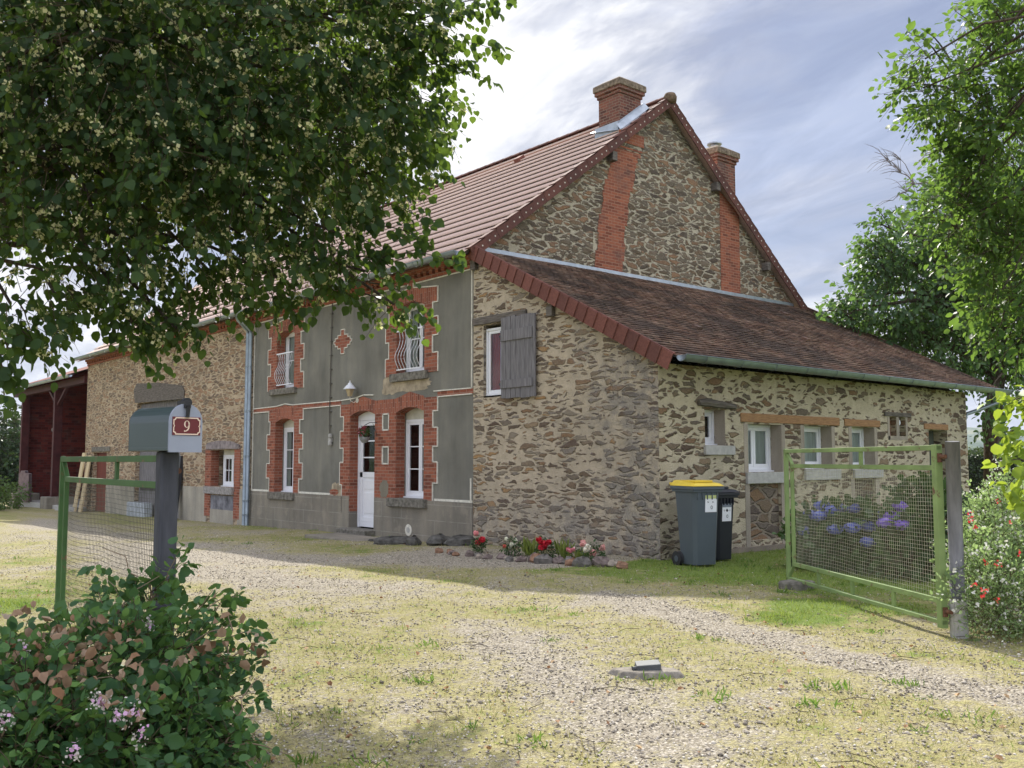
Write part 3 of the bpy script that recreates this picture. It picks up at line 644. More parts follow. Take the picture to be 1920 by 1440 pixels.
o = window('x', W1[0] + .0, W1[1] - .0, W1[2], W1[3], 0.24, leaves=2, bars=(.5,), curtain=[(0, .35, m_curtain), (.62, 1, m_curtain)]); balcony(o, 12.02, 12.86, 3.42, 4.22); stone_sill(o, 'x', 11.80, 13.22, 3.17, 3.325)
o = window('x', WB[0], WB[1], WB[2], WB[3], 0.24, leaves=2, bars=(.5,), curtain=[(0, .3, m_curtain), (.7, 1, m_curtain)]); balcony(o, 6.30, 7.22, 3.40, 4.22); stone_sill(o, 'x', 6.12, 7.45, 3.15, 3.325)
o = window('x', W3[0], W3[1], W3[2] + .03, W3[3], 0.24, leaves=2, bars=(.33, .67), box_h=0.22, curtain=[(0, .25, m_curtain), (.75, 1, m_curtain)]); stone_sill(o, 'x', 11.80, 13.18, 0.52, 0.695)
o = window('x', W4[0], W4[1], W4[2] + .03, W4[3], 0.24, leaves=2, bars=(.33, .67), box_h=0.24, curtain=[(.3, .62, m_curtain)]); stone_sill(o, 'x', 6.10, 7.52, 0.54, 0.715)
o = window('x', 15.55, 16.75, bw_[2] + .03, bw_[3], 0.24, leaves=2, bars=(.5,), box_h=0.14, vbar=True)
stone_sill(o, 'x', 15.40, 17.38, 0.55, 0.755, m=plain('pale_weathered_sill', (0.33, 0.31, 0.29), .9, .2, .25, 16, bmp=.01))
mb = MB(); wbox(mb, 'x', 15.03, 15.42, -0.10, 1.83, XB, 0); mb.build('brick_jamb', m_brick, house)
mb = MB(); wbox(mb, 'x', 17.03, 17.45, -0.10, 1.83, XB, 0); wbox(mb, 'x', 17.025, 17.03, .76, 1.80, XB, .23); mb.build('brick_jamb', m_brick, house)
# door ----------------------------------------------------------------
mb = MB(); fr = 0.07
wbox(mb, 'x', DR[0], DR[0] + fr, 0, 2.40, .2, .27); wbox(mb, 'x', DR[1] - fr, DR[1], 0, 2.40, .2, .27); wbox(mb, 'x', DR[0], DR[1], 2.40, 2.60, .205, .27)
door = mb.build('front_door', m_pvc, house, bevel=.006)
mb = MB(); a, b_ = DR[0] + fr + .004, DR[1] - fr - .004; s = .11
wbox(mb, 'x', a, b_, 0.02, 0.24, .22, .26); wbox(mb, 'x', a, b_, 1.12, 1.24, .22, .26); wbox(mb, 'x', a, b_, 2.28, 2.395, .22, .26); wbox(mb, 'x', a, a + s, .24, 2.28, .22, .26); wbox(mb, 'x', b_ - s, b_, .24, 2.28, .22, .26)
wbox(mb, 'x', a + s, b_ - s, 1.55, 1.58, .222, .255); wbox(mb, 'x', a + s, b_ - s, 1.92, 1.95, .222, .255)
wbox(mb, 'x', a + s, b_ - s, .24, 1.12, .238, .255); wbox(mb, 'x', a + s + .06, b_ - s - .06, .32, .78, .228, .24); wbox(mb, 'x', a + s + .06, b_ - s - .06, .86, 1.06, .228, .24); wbox(mb, 'x', a + s, b_ - s, .14, .17, .216, .23)
mb.build('door_leaf', m_pvc, door, bevel=.004)
mb = MB(); pane(mb, 'x', a + s, b_ - s, 1.24, 2.28, .243); mb.build('door_pane', m_glass, door)
mb = MB(); mb.tube([(.215, DR[0] + .14, 1.08), (.17, DR[0] + .14, 1.08), (.17, DR[0] + .26, 1.08)], .01); wbox(mb, 'x', DR[0] + .12, DR[0] + .16, 1.0, 1.16, .212, .22); mb.build('door_handle', m_zinc, door)
mb = MB(); mb.box(-0.28, 0.2, 8.05, 9.30, -0.25, -0.005); mb.build('doorstep', m_sill, house, bevel=.015)
# lean-to window with one open wooden shutter
o = window('x', sw_[0], sw_[1], sw_[2], sw_[3] - .06, 0.06, leaves=1, curtain=[(.30, .74, m_lilac), (.72, 1.0, m_redcur)], fr=.05)
mb = MB(); wbox(mb, 'x', 3.05, 4.60, 4.05, 4.19, -0.05, .28); mb.build('wooden_lintel', m_woodh, o, bevel=.01)
mb = MB(); n = 7; u0, u1 = 2.76, 3.70
for i in range(n):
    a = u0 + (u1 - u0) * i / n; wbox(mb, 'x', a + .003, a + (u1 - u0) / n - .003, 2.62 + random.uniform(-.015, .015), 4.10 + random.uniform(-.02, .015), -0.075 - random.uniform(0, .004), -0.045)
wbox(mb, 'x', u0 + .06, u1 - .005, 3.66, 3.86, -0.10, -0.078); wbox(mb, 'x', u0 + .06, u1 - .005, 2.80, 2.95, -0.10, -0.078)
sh = mb.build('shutter', m_wood, o, bevel=.004)
mb = MB(); wbox(mb, 'x', u1 - .01, u1 + .04, 3.74, 3.78, -0.09, -0.04); wbox(mb, 'x', u1 - .01, u1 + .04, 2.86, 2.90, -0.09, -0.04); mb.build('shutter_hinge', m_black, sh)
# end wall windows
def endwin(E, frw, **k): return window('y', E[0] - .12, E[0] + frw, E[2] + .03, E[3], 0.20, **k)
def block(o, u0, u1, v0, v1): mb = MB(); wbox(mb, 'y', u0, u1, v0, v1, -0.05, .19); mb.build('sill', m_conc, o, bevel=.008)
o = window('y', E1[0], E1[1], E1[2] + .03, E1[3], .22, leaves=1, fr=.05); block(o, 1.06, 1.82, 1.585, 1.735)
mb = MB(); P_ = [(0.92, 2.41, .06), (1.15, 2.42, .075), (1.4, 2.40, .065), (1.86, 2.38, .05)]
mb.tube([(u, -0.02, v) for u, v, r in P_], [.05, .07, .065, .045], 8); mb.build('lintel', m_woodh, o)
cu = [(0, 1, m_curtain)]
o = window('y', E2[0], E2[1], E2[2] + .03, E2[3], .22, leaves=2, fr=.05, curtain=cu); block(o, 2.14, 3.26, 1.11, 1.295)
mb = MB(); wbox(mb, 'y', 2.03, 5.02, 2.135, 2.285, -.02, .3); mb.build('lintel', m_oak, o, bevel=.01)
mb = MB(); P0 = (2.62, .18, 1.36); mb.lathe([(.04, 0), (.05, .08), (.03, .09)], (2.75, .36, 1.36), 10); [mb.tube([(2.75, .36, 1.44), (2.75 + random.uniform(-.06, .06), .36, 1.52 + random.uniform(-.03, .05))], .006, 4) for _ in range(7)]; mb.build('potted_cactus', plain('cactus_green', (.03, .06, .03)), o)
o = window('y', E3[0], E3[1], E3[2] + .03, E3[3], .22, leaves=1, fr=.05, curtain=cu); block(o, 3.84, 4.98, 1.145, 1.335)
o = window('y', E4[0], E4[1], E4[2] + .03, E4[3], .22, leaves=1, fr=.05, curtain=cu); block(o, 5.46, 6.50, 1.16, 1.315)
mb = MB(); wbox(mb, 'y', 5.20, 6.48, 2.14, 2.27, -.02, .3); mb.build('lintel', m_oak, o, bevel=.01)
# smooth rendered reveals on the far jamb, stone-filled niches below, small vents and dark doorway
def sr(*a): mb = MB(); wbox(mb, *a); mb.build('smooth_render', m_smooth, house)
for E in (E2, E3, E4): sr('y', E[1] - .004, E[1], E[2], E[3], -.002, .21); sr('y', E[1], E[1] + .10, E[2] - .0, E[3], -.006, 0); sr('y', E[0] - .11, E[0], E[2] - .0, E[3], -.006, 0)
for N_ in (NI, N2): sr('y', N_[0] - .12, N_[0], -.05, N_[3] + .0, -.008, 0); sr('y', N_[1], N_[1] + .14, -.05, N_[3], -.008, 0)
sr('y', E1[1] - .004, E1[1], E1[2], E1[3], -.001, .21); sr('y', 6.80, 7.56, 1.90, 1.975, -.006, 0); sr('y', 7.125, 7.235, 1.975, 2.365, -.006, 0); sr('y', 6.78, 6.865, 1.90, 2.365, -.006, 0); sr('y', 7.495, 7.57, 1.975, 2.365, -.006, 0)
mb = MB()
for N_ in (NI, N2): mb = MB(); wbox(mb, 'y', N_[0], N_[1], N_[2], N_[3], .06, .1); mb.build('stone_infill', m_infill, house)
mb = MB(); wbox(mb, 'y', 6.66, 7.70, 2.37, 2.45, -.03, .2); mb.build('wooden_lintel', m_woodh, house, bevel=.008)
mb = MB(); wbox(mb, 'y', E5a[0], E5a[1], E5a[2], E5a[3], .12, .15); mb.build('brick_infill', m_brick, house)
mb = MB(); wbox(mb, 'y', E5b[0], E5b[1], E5b[2], E5b[3], .14, .16); vb = mb.build('grey_panel', plain('grey_panel_paint', (.14, .15, .13), .7), house)
mb = MB(); mb.tube([(7.40, .13, 2.26), (7.40, .08, 2.26)], .055, 14); mb.tube([(7.40, .08, 2.26), (7.40, .07, 2.26)], .035, 14); mb.build('round_vent', m_pvc, vb)
mb = MB(); wbox(mb, 'y', 8.25, 9.30, 2.14, 2.26, -.02, .25); mb.build('lintel', m_oak, house, bevel=.01)
mb = MB(); wbox(mb, 'y', E6[0], E6[1], E6[2], E6[3], .3, .35); mb.build('side_door', plain('dull_green_door', (.10, .11, .09), .7, .2, .1, 3, streak=(8, 8, .4)), house)
mb = MB(); wbox(mb, 'y', 0.6, 3.9, -0.3, .07, -.05, 0); wbox(mb, 'y', 5.3, W2 - .1, -0.3, .05, -.03, 0); mb.build('footing', stucco('footing_cement', (.26, .22, .18)), house)
# barn doors and hatch
mb = MB(); n = 22
for i in range(n):
    a = bd_[0] + (bd_[1] - bd_[0]) * i / n; wbox(mb, 'x', a + .008, a + (bd_[1] - bd_[0]) / n - .008, -0.30, 3.45 - random.uniform(0, .04), .14 + random.uniform(0, .008), .18)
bd = mb.build('barn_door', m_wood, house)
mb = MB(); 
for z in (.5, 2.9): wbox(mb, 'x', bd_[0] + .2, bd_[1] - .2, z, z + .09, .125, .14)
mb.build('door_strap', m_black, bd)
mb = MB(); P_ = [(19.25, 3.42), (19.2, 3.62), (19.4, 3.80), (21.5, 4.02), (23.6, 4.12), (23.85, 3.9), (23.7, 3.5), (22, 3.46), (20.5, 3.44)]
mb.add([(-.03, a, b_) for a, b_ in P_] + [(.3, a, b_) for a, b_ in P_], [tuple(range(9))] + [(i, (i + 1) % 9, 9 + (i + 1) % 9, 9 + i) for i in range(9)]); mb.build('barn_lintel', m_woodh, house, bevel=.02)
mb = MB(); wbox(mb, 'x', 15.08, 17.36, 1.815, 1.93, -.05, .3); P_ = [(17.36, 1.93), (17.2, 2.0), (16.5, 2.05), (15.6, 2.02), (15.1, 1.93)]
mb.add([(-.05, a, b_) for a, b_ in P_] + [(.1, a, b_) for a, b_ in P_], [tuple(range(5))] + [(i, (i + 1) % 5, 5 + (i + 1) % 5, 5 + i) for i in range(5)]); mb.build('stone_lintel', plain('mauve_stone', (.28, .24, .235), .9, .2, .25, 8, bmp=.02), house, bevel=.015)
mb = MB(); wbox(mb, 'x', 26.3, 28.5, 1.83, 2.02, -.03, .3); mb.build('stone_lintel', m_sill, house, bevel=.02)
mb = MB(); wbox(mb, 'x', ld_[0], ld_[1], -.4, ld_[3], .14, .17); mb.build('stable_door', plain('red_brown_paint', (.17, .045, .03), .7, .3, .2, 3, streak=(10, 10, .4)), house)

# roofs ------------------------------------------------------------------
def tile_field(name, o, du, dv, nu, nv, th, m, parent, jit=0.004, lap=1.12, gap=0.004, wave=0.0, lift=0.0):
    """rows of overlapping tiles: o = eave corner, du along the eave, dv up the slope (vectors per tile)"""
    o, du, dv = Vector(o), Vector(du), Vector(dv); n = du.cross(dv).normalized(); n = n if n.z > 0 else -n
    O = np.array(o); DU = np.array(du); DV = np.array(dv); N = np.array(n)
    I, J = np.meshgrid(np.arange(nu), np.arange(nv), indexing='ij'); I = I.ravel().astype(float); J = J.ravel(); K = len(I)
    off = np.where(J % 2, 0.5, 0.0) if gap > 0.002 else 0.0
    wv = wave * (fbm(I * .2, J * .3, 1.0, 9, 2))
    base = O + np.outer(np.clip(I + off, 0, nu), DU) + np.outer(J, DV) + np.outer(wv, N)
    wd = np.clip(nu - (I + off), 0, 1)[:, None] * DU * (1 - gap / du.length)
    r = rng.uniform(-jit, jit, (K, 4)); tl = th + 0.006 + lift
    f0 = base + N * (tl + r[:, :1]); f1 = base + wd + N * (tl + r[:, 1:2]); b0 = base + DV * lap + N * (r[:, 2:3] + .004); b1 = base + wd + DV * lap + N * (r[:, 3:4] + .004)
    V = np.stack([f0, f1, b1, b0, f0 - N * th, f1 - N * th, b1 - N * .004, b0 - N * .004], 1).reshape(-1, 3)
    q = np.array([(0, 1, 2, 3), (4, 5, 1, 0), (1, 5, 6, 2), (4, 0, 3, 7)]); Fq = (q[None] + (np.arange(K) * 8)[:, None, None]).reshape(-1, 4)
    return npmesh(name, V, Fq, m, parent)
sl = math.atan(0.755); x0, x1r = -0.36, 5.60; z0 = 5.67 + .755 * x0 - .03
nrow = 18; dv = Vector(((x1r - x0) / nrow, 0, .755 * (x1r - x0) / nrow))
roof = tile_field('roof', (x0, 4.50, z0), (0, 25.2, 0), dv, 1, nrow, 0.022, m_tile, house, jit=.0, lap=1.1, gap=0.0, lift=.026)
mb = MB(); mb.add([(5.6, 4.5, 9.88), (11.05, 4.5, 9.88 - .824 * 5.45), (11.05, 29.7, 9.88 - .824 * 5.45), (5.6, 29.7, 9.88)], [(0, 1, 2, 3)]); mb.add([(x0, 4.5, z0 - .02), (x0, 29.7, z0 - .02), (5.6, 29.7, 9.84), (5.6, 4.5, 9.84)], [(0, 1, 2, 3)]); mb.build('roof_slope', m_tile, roof)
mb = MB(); y = 4.40; 
while y < 29.6:
    P_ = []
    for yy, k in ((y, 1.0), (y + .40, .93)):
        P_ += [(5.6 + .135 * k * math.cos(a), yy, 9.865 + .10 * k * math.sin(a)) for a in [math.pi * i / 8 for i in range(9)]]
    mb.add(P_, [(i, i + 1, 10 + i, 9 + i) for i in range(8)] + [tuple(range(9))]); y += .38
mb.build('ridge_tile', m_vdark, roof)
mb = MB(); mb.lathe([(.05, -.16), (.15, -.1), (.16, .0), (.12, .09), (.04, .12)], (5.6, 4.44, 9.90), 12); mb.build('ridge_end', plain('mossy_terracotta', (.17, .12, .08), .9, .1, .3, 14), roof, True)
def verge(name, a, b_, n, yo, dep, out_y, m=m_verge, dots=False, parent=roof, wid=.16):
    """overlapping L-shaped verge tiles from low end a to high end b (x,z)"""
    a, b_ = Vector(a), Vector(b_); d = (b_ - a) / n; mb = MB(); md = MB()
    dn = Vector((d.z, 0, -d.x)).normalized() if d.x > 0 else Vector((-d.z, 0, d.x)).normalized()
    up = -dn if dn.z < 0 else dn
    for i in range(n):
        p = a + d * i; k = .012
        # tilted skirt plate in front, and cap on top
        fr0 = Vector((p.x, yo - k, p.z)) - up * dep; mb.obox(fr0 + Vector((0, .006 * (i % 2), 0)), d * 1.10 - up * 0.0, Vector((0, .02, 0)), up * (dep + .015) )
        mb.obox(Vector((p.x, yo - k, p.z)) + up * .012, d * 1.10 + up * -.02, Vector((0, wid, 0)), up * .022)
        if dots:
            for t in (.3, .75):
                c = p + d * t - up * (dep * .5); md.add([(c.x + .017 * math.cos(q), yo - k - .004, c.z + .017 * math.sin(q)) for q in [i2 * .785 for i2 in range(8)]] + [(c.x, yo - k - .008, c.z)], [(j, (j + 1) % 8, 8) for j in range(8)])
    o = mb.build(name, m, parent)
    if dots: md.build('nail_head', m_white, parent)
    return o
verge('verge_tile', (x0 + .12, 0, 5.67 + .755 * (x0 + .12)), (5.62, 0, 9.94), 19, 4.42, .19, 0, m_vdark, dots=True)
verge('verge_tile', (11.05, 0, 5.46), (5.58, 0, 9.94), 20, 4.42, .19, 0, m_vdark, dots=True)
# lean-to roof
L0 = Vector((-0.10, -0.38, 3.055)); nr2 = 46; dvl = Vector((0, (4.55 + .38) / nr2, .5 * (4.55 + .38) / nr2))
lroof = tile_field('lean_to_roof', L0, (.158, 0, 0), dvl, 71, nr2, 0.014, m_old, house, lift=.018, jit=.0045, lap=1.5, gap=0.005, wave=.010)
mb = MB(); mb.add([(-.1, -.38, 3.04), (11.1, -.38, 3.04), (11.1, 4.6, 5.53), (-.1, 4.6, 5.53)], [(0, 1, 2, 3)]); mb.build('roof_underlay', m_woodh, lroof)
def verge_x(name, xo, y0, z0, y1, z1, n, sg, dep=.24, m_=m_verge):
    mb = MB(); d = Vector((0, (y1 - y0) / n, (z1 - z0) / n)); up = Vector((0, -d.z, d.y)).normalized()
    for i in range(n):
        p = Vector((xo, y0, z0)) + d * i
        mb.obox(p - up * dep + Vector((-.028 * sg, 0, 0)) , d * 1.03 + Vector((.022 * sg, 0, 0)), Vector((.02 * sg, 0, 0)), up * (dep + .02)); mb.obox(p + up * .018, d * 1.08, Vector((.045 * sg, 0, 0)), up * .014)
    return mb.build(name, m_, lroof)
verge_x('verge_tile', -.13, -.42, 3.06, 4.52, 5.58, 22, 1); verge_x('verge_tile', 11.11, -.42, 3.04, 4.52, 5.55, 22, -1, .12, m_old)
mb = MB(); mb.obox((10.6, 4.56, 5.43), (-10.35, 0, .03), (0, -.20, -.085), (0, .01, .012)); mb.box(.25, 10.62, 4.585, 4.615, 5.45, 5.62); mb.build('zinc_flashing', m_flash, lroof)
for (u, t) in ((2.4, .30), (6.2, .35), (8.4, .75)):
    mb = MB(); p = L0 + Vector((u, 0, 0)) + dvl * (t * nr2); mb.obox(p + Vector((0, 0, .02)), (.14, 0, 0), (0, .12, .06), (0, -.03, .05)); mb.build('vent_tile', m_old, lroof)
mb = MB(); p = Vector((4.9, 9.0, 5.67 + .755 * 4.9)); mb.obox(p, (0, .22, 0), (.18, 0, .13), (-.05, 0, .09)); mb.build('vent_tile', m_verge, roof)
# chimneys
def chimney(x, y, w_, d_, zb, zt, pot=False):
    mb = MB(); mb.box(x, x + w_, y, y + d_, zb, zt - .42); mb.box(x - .03, x + w_ + .03, y - .03, y + d_ + .03, zt - .42, zt - .34); mb.box(x - .07, x + w_ + .07, y - .07, y + d_ + .07, zt - .34, zt - .26)
    o = mb.build('chimney', m_chim, roof, bevel=.006)
    mb = MB(); e = .10; mb.box(x - e, x + w_ + e, y - e, y + d_ + e, zt - .26, zt - .12)
    a = [(x - e, y - e), (x + w_ + e, y - e), (x + w_ + e, y + d_ + e), (x - e, y + d_ + e)]; c = (x + w_ / 2, y + d_ / 2)
    b2 = [((p - c[0]) * .62 + c[0], (q - c[1]) * .62 + c[1]) for p, q in a]
    mb.add([(p, q, zt - .12) for p, q in a] + [(p, q, zt) for p, q in b2], [(0, 1, 5, 4), (1, 2, 6, 5), (2, 3, 7, 6), (3, 0, 4, 7), (4, 5, 6, 7)]); mb.build('chimney_cap', plain('mossy_chimney_cap', (.24, .19, .14), .95, .1, .35, 12, bmp=.02), o, bevel=.02)
    if pot: mb = MB(); mb.lathe([(.10, 0), (.10, .12), (.19, .13), (.19, .16), (.08, .18)], (c[0], c[1], zt), 12); mb.build('chimney_pot', m_flash, o)
    return o
c1 = chimney(4.36, 4.88, .72, .66, 8.4, 10.27)
mb = MB(); zf = lambda x: 5.67 + .755 * x
for (a, b_, c, d) in ((4.22, 5.18, 4.72, 4.86), (4.22, 4.30, 4.72, 5.68), (5.08, 5.2, 4.72, 5.68)):
    mb.add([(a, c, zf(a) + .05), (b_, c, zf(b_) + .05), (b_, d, zf(b_) + .22), (a, d, zf(a) + .22), (a, c, zf(a)), (b_, c, zf(b_))], [(0, 1, 2, 3), (0, 1, 5, 4)])
mb.obox((4.26, 4.84, zf(4.26)), (.84, 0, .84 * .755), (0, .012, 0), (0, 0, .24)); mb.obox((4.285, 4.84, zf(4.28) - .1), (0, .76, 0), (.012, 0, 0), (0, 0, .36)); mb.build('chimney_flashing', m_flash, c1)
chimney(7.86, 4.86, .72, .72, 6.8, 9.42, True)
# brick flue strips set in the gable
mb = MB(); n = 24; zb0, zt0 = 5.60, 8.85
for i in range(n):
    t = i / n; z = zb0 + (zt0 - zb0) * t; jl = (.05 if (i // 3) % 2 else 0); xl = 3.27 + .22 * t + .58 * t * t + jl; xr = 4.12 + .10 * t + .72 * t * t + (.05 if ((i + 1) // 3) % 2 else 0)
    zt1 = z + (zt0 - zb0) / n
    mb.box(xl, xr, Y1 - .012, Y1, z, min(zt1, gtop(xl) - .0) if gtop(xl) > z else zt1)
mb.build('brick_flue', m_flue, house); mb = MB(); mb.box(7.60, 8.36, Y1 - .012, Y1, 5.6, 7.62); mb.add([(7.60, Y1 - .012, 7.62), (8.36, Y1 - .012, 7.62), (8.20, Y1 - .012, 7.75), (7.60, Y1 - .012, 8.1)], [(0, 1, 2, 3)])
mb.build('brick_flue', m_flue, house)
# purlin ends
mb = MB()
for (x, z) in ((3.75, 8.15), (7.35, 8.15), (9.35, 6.45)): mb = MB(); mb.box(x - .07, x + .07, Y1 - .18, Y1, z - .12, z + .08); mb.build('beam_end', m_woodh, house)
for (y, z) in ((2.38, 4.07), (4.55, 5.22)): mb = MB(); mb.box(-.09, 0, y - .07, y + .07, z - .09, z + .09); mb.build('beam_end', m_woodh, house)
# gutters and pipes
def gutter(mb, a, b_, r, n=9, seg=24):
    a, b_ = Vector(a), Vector(b_); d = (b_ - a).normalized(); sd = d.cross(Vector((0, 0, 1))).normalized(); base = len(mb.v)
    for i in range(seg + 1):
        p = a + (b_ - a) * i / seg
        for k in range(n): an = math.pi * k / (n - 1); mb.v.append(tuple(p + sd * math.cos(an) * r - Vector((0, 0, 1)) * math.sin(an) * r))
    for i in range(seg):
        for k in range(n - 1): mb.f.append((base + i * n + k, base + i * n + k + 1, base + (i + 1) * n + k + 1, base + (i + 1) * n + k))
    for q in (0, seg): mb.f.append(tuple(base + q * n + k for k in range(n)))
    for sg in (-1, 1): mb.tube([a + sd * r * sg, b_ + sd * r * sg], .010, 6)
    k = 0.5; L = (b_ - a).length
    while k < L:
        p = a + d * k; mb.tube([p + sd * math.cos(t) * (r + .006) - Vector((0, 0, 1)) * math.sin(t) * (r + .006) for t in [math.pi * j / 8 for j in range(9)]], .006, 4); k += .9
mb = MB(); gutter(mb, (-.47, 4.5, 5.43), (-.47, 29.9, 5.47), .085); mb.build('gutter', m_zinc, house, True)
mb = MB(); gutter(mb, (-.0, -.46, 3.07), (11.32, -.46, 3.06), .095, seg=12)
mb.tube([(11.12, -.46, 3.0), (11.12, -.44, 2.88), (11.05, -.36, 2.80), (10.6, -.05, 2.60), (10.32, .05, 2.52), (10.28, .08, 2.40)], .042, 10); mb.tube([(10.28, .09, 2.45), (10.28, .10, -.1)], .042, 10); mb.build('gutter', m_zinc, house, True)
mb = MB()
for y, xo in ((14.34, -.10), (14.50, -.11)):
    mb.tube([(-.44, y, 5.40), (-.40, y, 5.28), (-.12, y, 5.02), (xo, y, 4.9), (xo, y, -.22)], .052, 10)
    for z in (4.0, 2.8, 1.6, .42, .05): mb.tube([(xo, y, z), (xo, y, z + .03)], .062, 10)
mb.build('downpipe', m_zinc, house, True)
# cable, junction box, wall lamp, round vent
mb = MB(); mb.tube([(-.03, 10.04, 5.2), (-.03, 10.06, 4.2), (-.03, 10.09, 2.9), (-.035, 10.09, 2.7), (-.03, 10.07, 2.12)], .011, 6)
for i in range(9): z = 2.3 + i * .33; mb.box(-.04, 0, 10.03, 10.13, z, z + .012)
mb.build('wall_cable', plain('brown_cable', (.07, .06, .05)), house)
mb = MB(); mb.box(-.06, 0, 9.98, 10.10, 1.93, 2.02); mb.lathe([(.03, -.02), (.045, 0), (.045, .06), (.02, .08)], (-.07, 9.98, 2.04), 10); mb.lathe([(.03, 0), (.05, .02), (.045, .1), (.02, .11)], (-.06, 10.0, 1.84), 10); mb.build('junction_box', m_conc, house, bevel=.004)
mb = MB(); mb.tube([(0, 6.75, .08), (-.035, 6.75, .08)], .11, 18); v_ = mb.build('round_vent', m_white, house, bevel=.01); mb = MB(); mb.tube([(-.035, 6.75, .08), (-.04, 6.75, .08)], .06, 14); mb.build('vent_grille', m_conc, v_)
mb = MB(); mb.tube([(0, 8.86, 2.84), (-.03, 8.86, 2.84)], .055, 14); mb.tube([(-.02, 8.86, 2.84), (-.10, 8.88, 2.79), (-.17, 8.90, 2.83), (-.19, 8.90, 2.92)], .009, 6); lamp = mb.build('wall_lamp', m_white, house)
mb = MB(); mb.lathe([(.05, 0), (.10, .16), (.05, .165)], (-.19, 8.90, 2.93), 6)
for q in range(6): a = q * math.pi / 3; mb.bar((-.19 + .05 * math.cos(a), 8.9 + .05 * math.sin(a), 2.93), (-.19 + .10 * math.cos(a), 8.9 + .10 * math.sin(a), 3.09), .008)
mb.build('lantern_glass', plain('amber_lantern_glass', (.45, .36, .22), .2, .6), lamp)
mb = MB(); mb.lathe([(.155, 0), (.13, .02), (.07, .09), (.05, .10), (.04, .13), (.012, .15), (.01, .19)], (-.19, 8.90, 3.09), 14); mb.build('lamp_cap', m_pvc, lamp, True)

# ------------------------------------------------------------------ brick shed beyond the barn
shed = empty('open_shed', 'dark red brick open-fronted shed with low tiled roof beyond the barn end', 'shed')
mb = MB(); mb.box(.15, 4.6, 39.8, 40.0, -.6, 5.2); mb.box(4.5, 4.7, 29.6, 39.8, -.8, 6.4); mb.add([(.15, 39.79, 5.0), (4.6, 39.79, 5.0), (4.6, 39.79, 6.6)], [(0, 1, 2)]); mb.build('brick_wall', m_shed, shed)
m_post = plain('dark_red_steel', (.075, .018, .018), .6, .3, .2, 4)
for y in (39.5, 33.9):
    mb = MB(); mb.box(-.05, .28, y - .08, y + .16, -.2, 4.75); mb.build('post', m_post, shed, bevel=.01)
    mb = MB(); mb.box(-.35, .75, y - .5, y + .5, -.9, -.02); mb.build('post_footing', m_plinth, shed, bevel=.04)
mb = MB(); mb.add([(-.45, 29.5, 4.93), (-.45, 41.2, 4.93), (4.8, 41.2, 6.87), (4.8, 29.5, 6.87)], [(0, 1, 2, 3)]); mb.add([(-.45, 29.5, 4.85), (-.45, 41.2, 4.85), (4.8, 41.2, 6.79), (4.8, 29.5, 6.79)], [(0, 1, 2, 3)]); mb.add([(-.45, 41.2, 4.85), (-.45, 41.2, 4.93), (4.8, 41.2, 6.87), (4.8, 41.2, 6.79)], [(0, 1, 2, 3)]); mb.build('shed_roof', m_verge, shed)
mb = MB(); mb.box(-.1, .15, 29.5, 41.0, 4.55, 4.82); mb.bar((.1, 34, 3.9), (.1, 35.3, 4.6), .12); mb.bar((.1, 33.8, 3.9), (.1, 32.5, 4.6), .12); mb.build('beam', m_post, shed)
mb = MB(); gutter(mb, (-.52, 29.9, 4.86), (-.52, 41.3, 4.84), .09); mb.tube([(-.52, 41.1, 4.78), (-.45, 41.25, 4.5), (-.1, 40.6, 4.2), (.05, 40.1, 4.1)], .05, 8); mb.build('gutter', m_flash, shed, True)
mb = MB(); mb.box(-.1, 4.5, 29.5, 39.9, -.75, -.35); mb.build('concrete_floor', m_conc, shed)
mb = MB(); mb.tube([(1.45, 39.7, 3.0), (1.45, 39.62, 2.97)], .14, 14); mb.build('round_lamp', m_conc, shed)
mb = MB(); P_ = [(0, 0), (1.25, 0), (1.15, 1.25), (.75, 1.28), (.72, 1.38), (.3, 1.38), (.28, 1.3), (.1, 1.26)]
mb.add([(-.35 + a * .16, 38.4 - a * .95, -.35 + b_) for a, b_ in P_] + [(-.2 + a * .16, 38.5 - a * .95, -.35 + b_) for a, b_ in P_], [tuple(range(8)), tuple(range(15, 7, -1))] + [(i, (i + 1) % 8, 8 + (i + 1) % 8, 8 + i) for i in range(8)])
tag(mb.build('stone_slab', plain('mauve_slab', (.20, .15, .15), .9, .1, .15, 6), None, bevel=.02), 'mauve grey stone slab leaning against the dark red shed post', 'slab')
mb = MB()
for i, (y, h, t) in enumerate(((28.35, 2.15, .2), (28.75, 2.25, .35))): mb.obox((-.38 - .1 * i, y, -.45), (0, .36, 0), (.05, 0, .004), (.30, 0, h))
tag(mb.build('leaning_board', plain('pale_raw_board', (.62, .50, .31), .8, .2, .12, 3, streak=(8, 8, .4))), 'pale yellow boards leaning on the barn wall beside the red stable door', 'board')
mb = MB(); mb.obox((-.35, 19.0, -.30), (0, .28, 0), (.12, 0, 0), (.30, .25, 1.95)); tag(mb.build('leaning_plank', m_black), 'black plank leaning on the barn wall beside the tall barn door', 'plank')
mb = MB(); mb.box(-.30, -.02, 21.7, 23.4, -.36, .12); tag(mb.build('stone_trough', plain('pale_blue_grey_stone', (.42, .46, .50), .8, .2, .15, 6), None, bevel=.03), 'pale blue grey trough at the foot of the barn door', 'trough')
mb = MB(); mb.box(-.5, -.02, 28.9, 31.5, -.6, -.28); tag(mb.build('concrete_ledge', m_conc, None, bevel=.02), 'low pale concrete ledge at the barn end beside the boards', 'ledge')

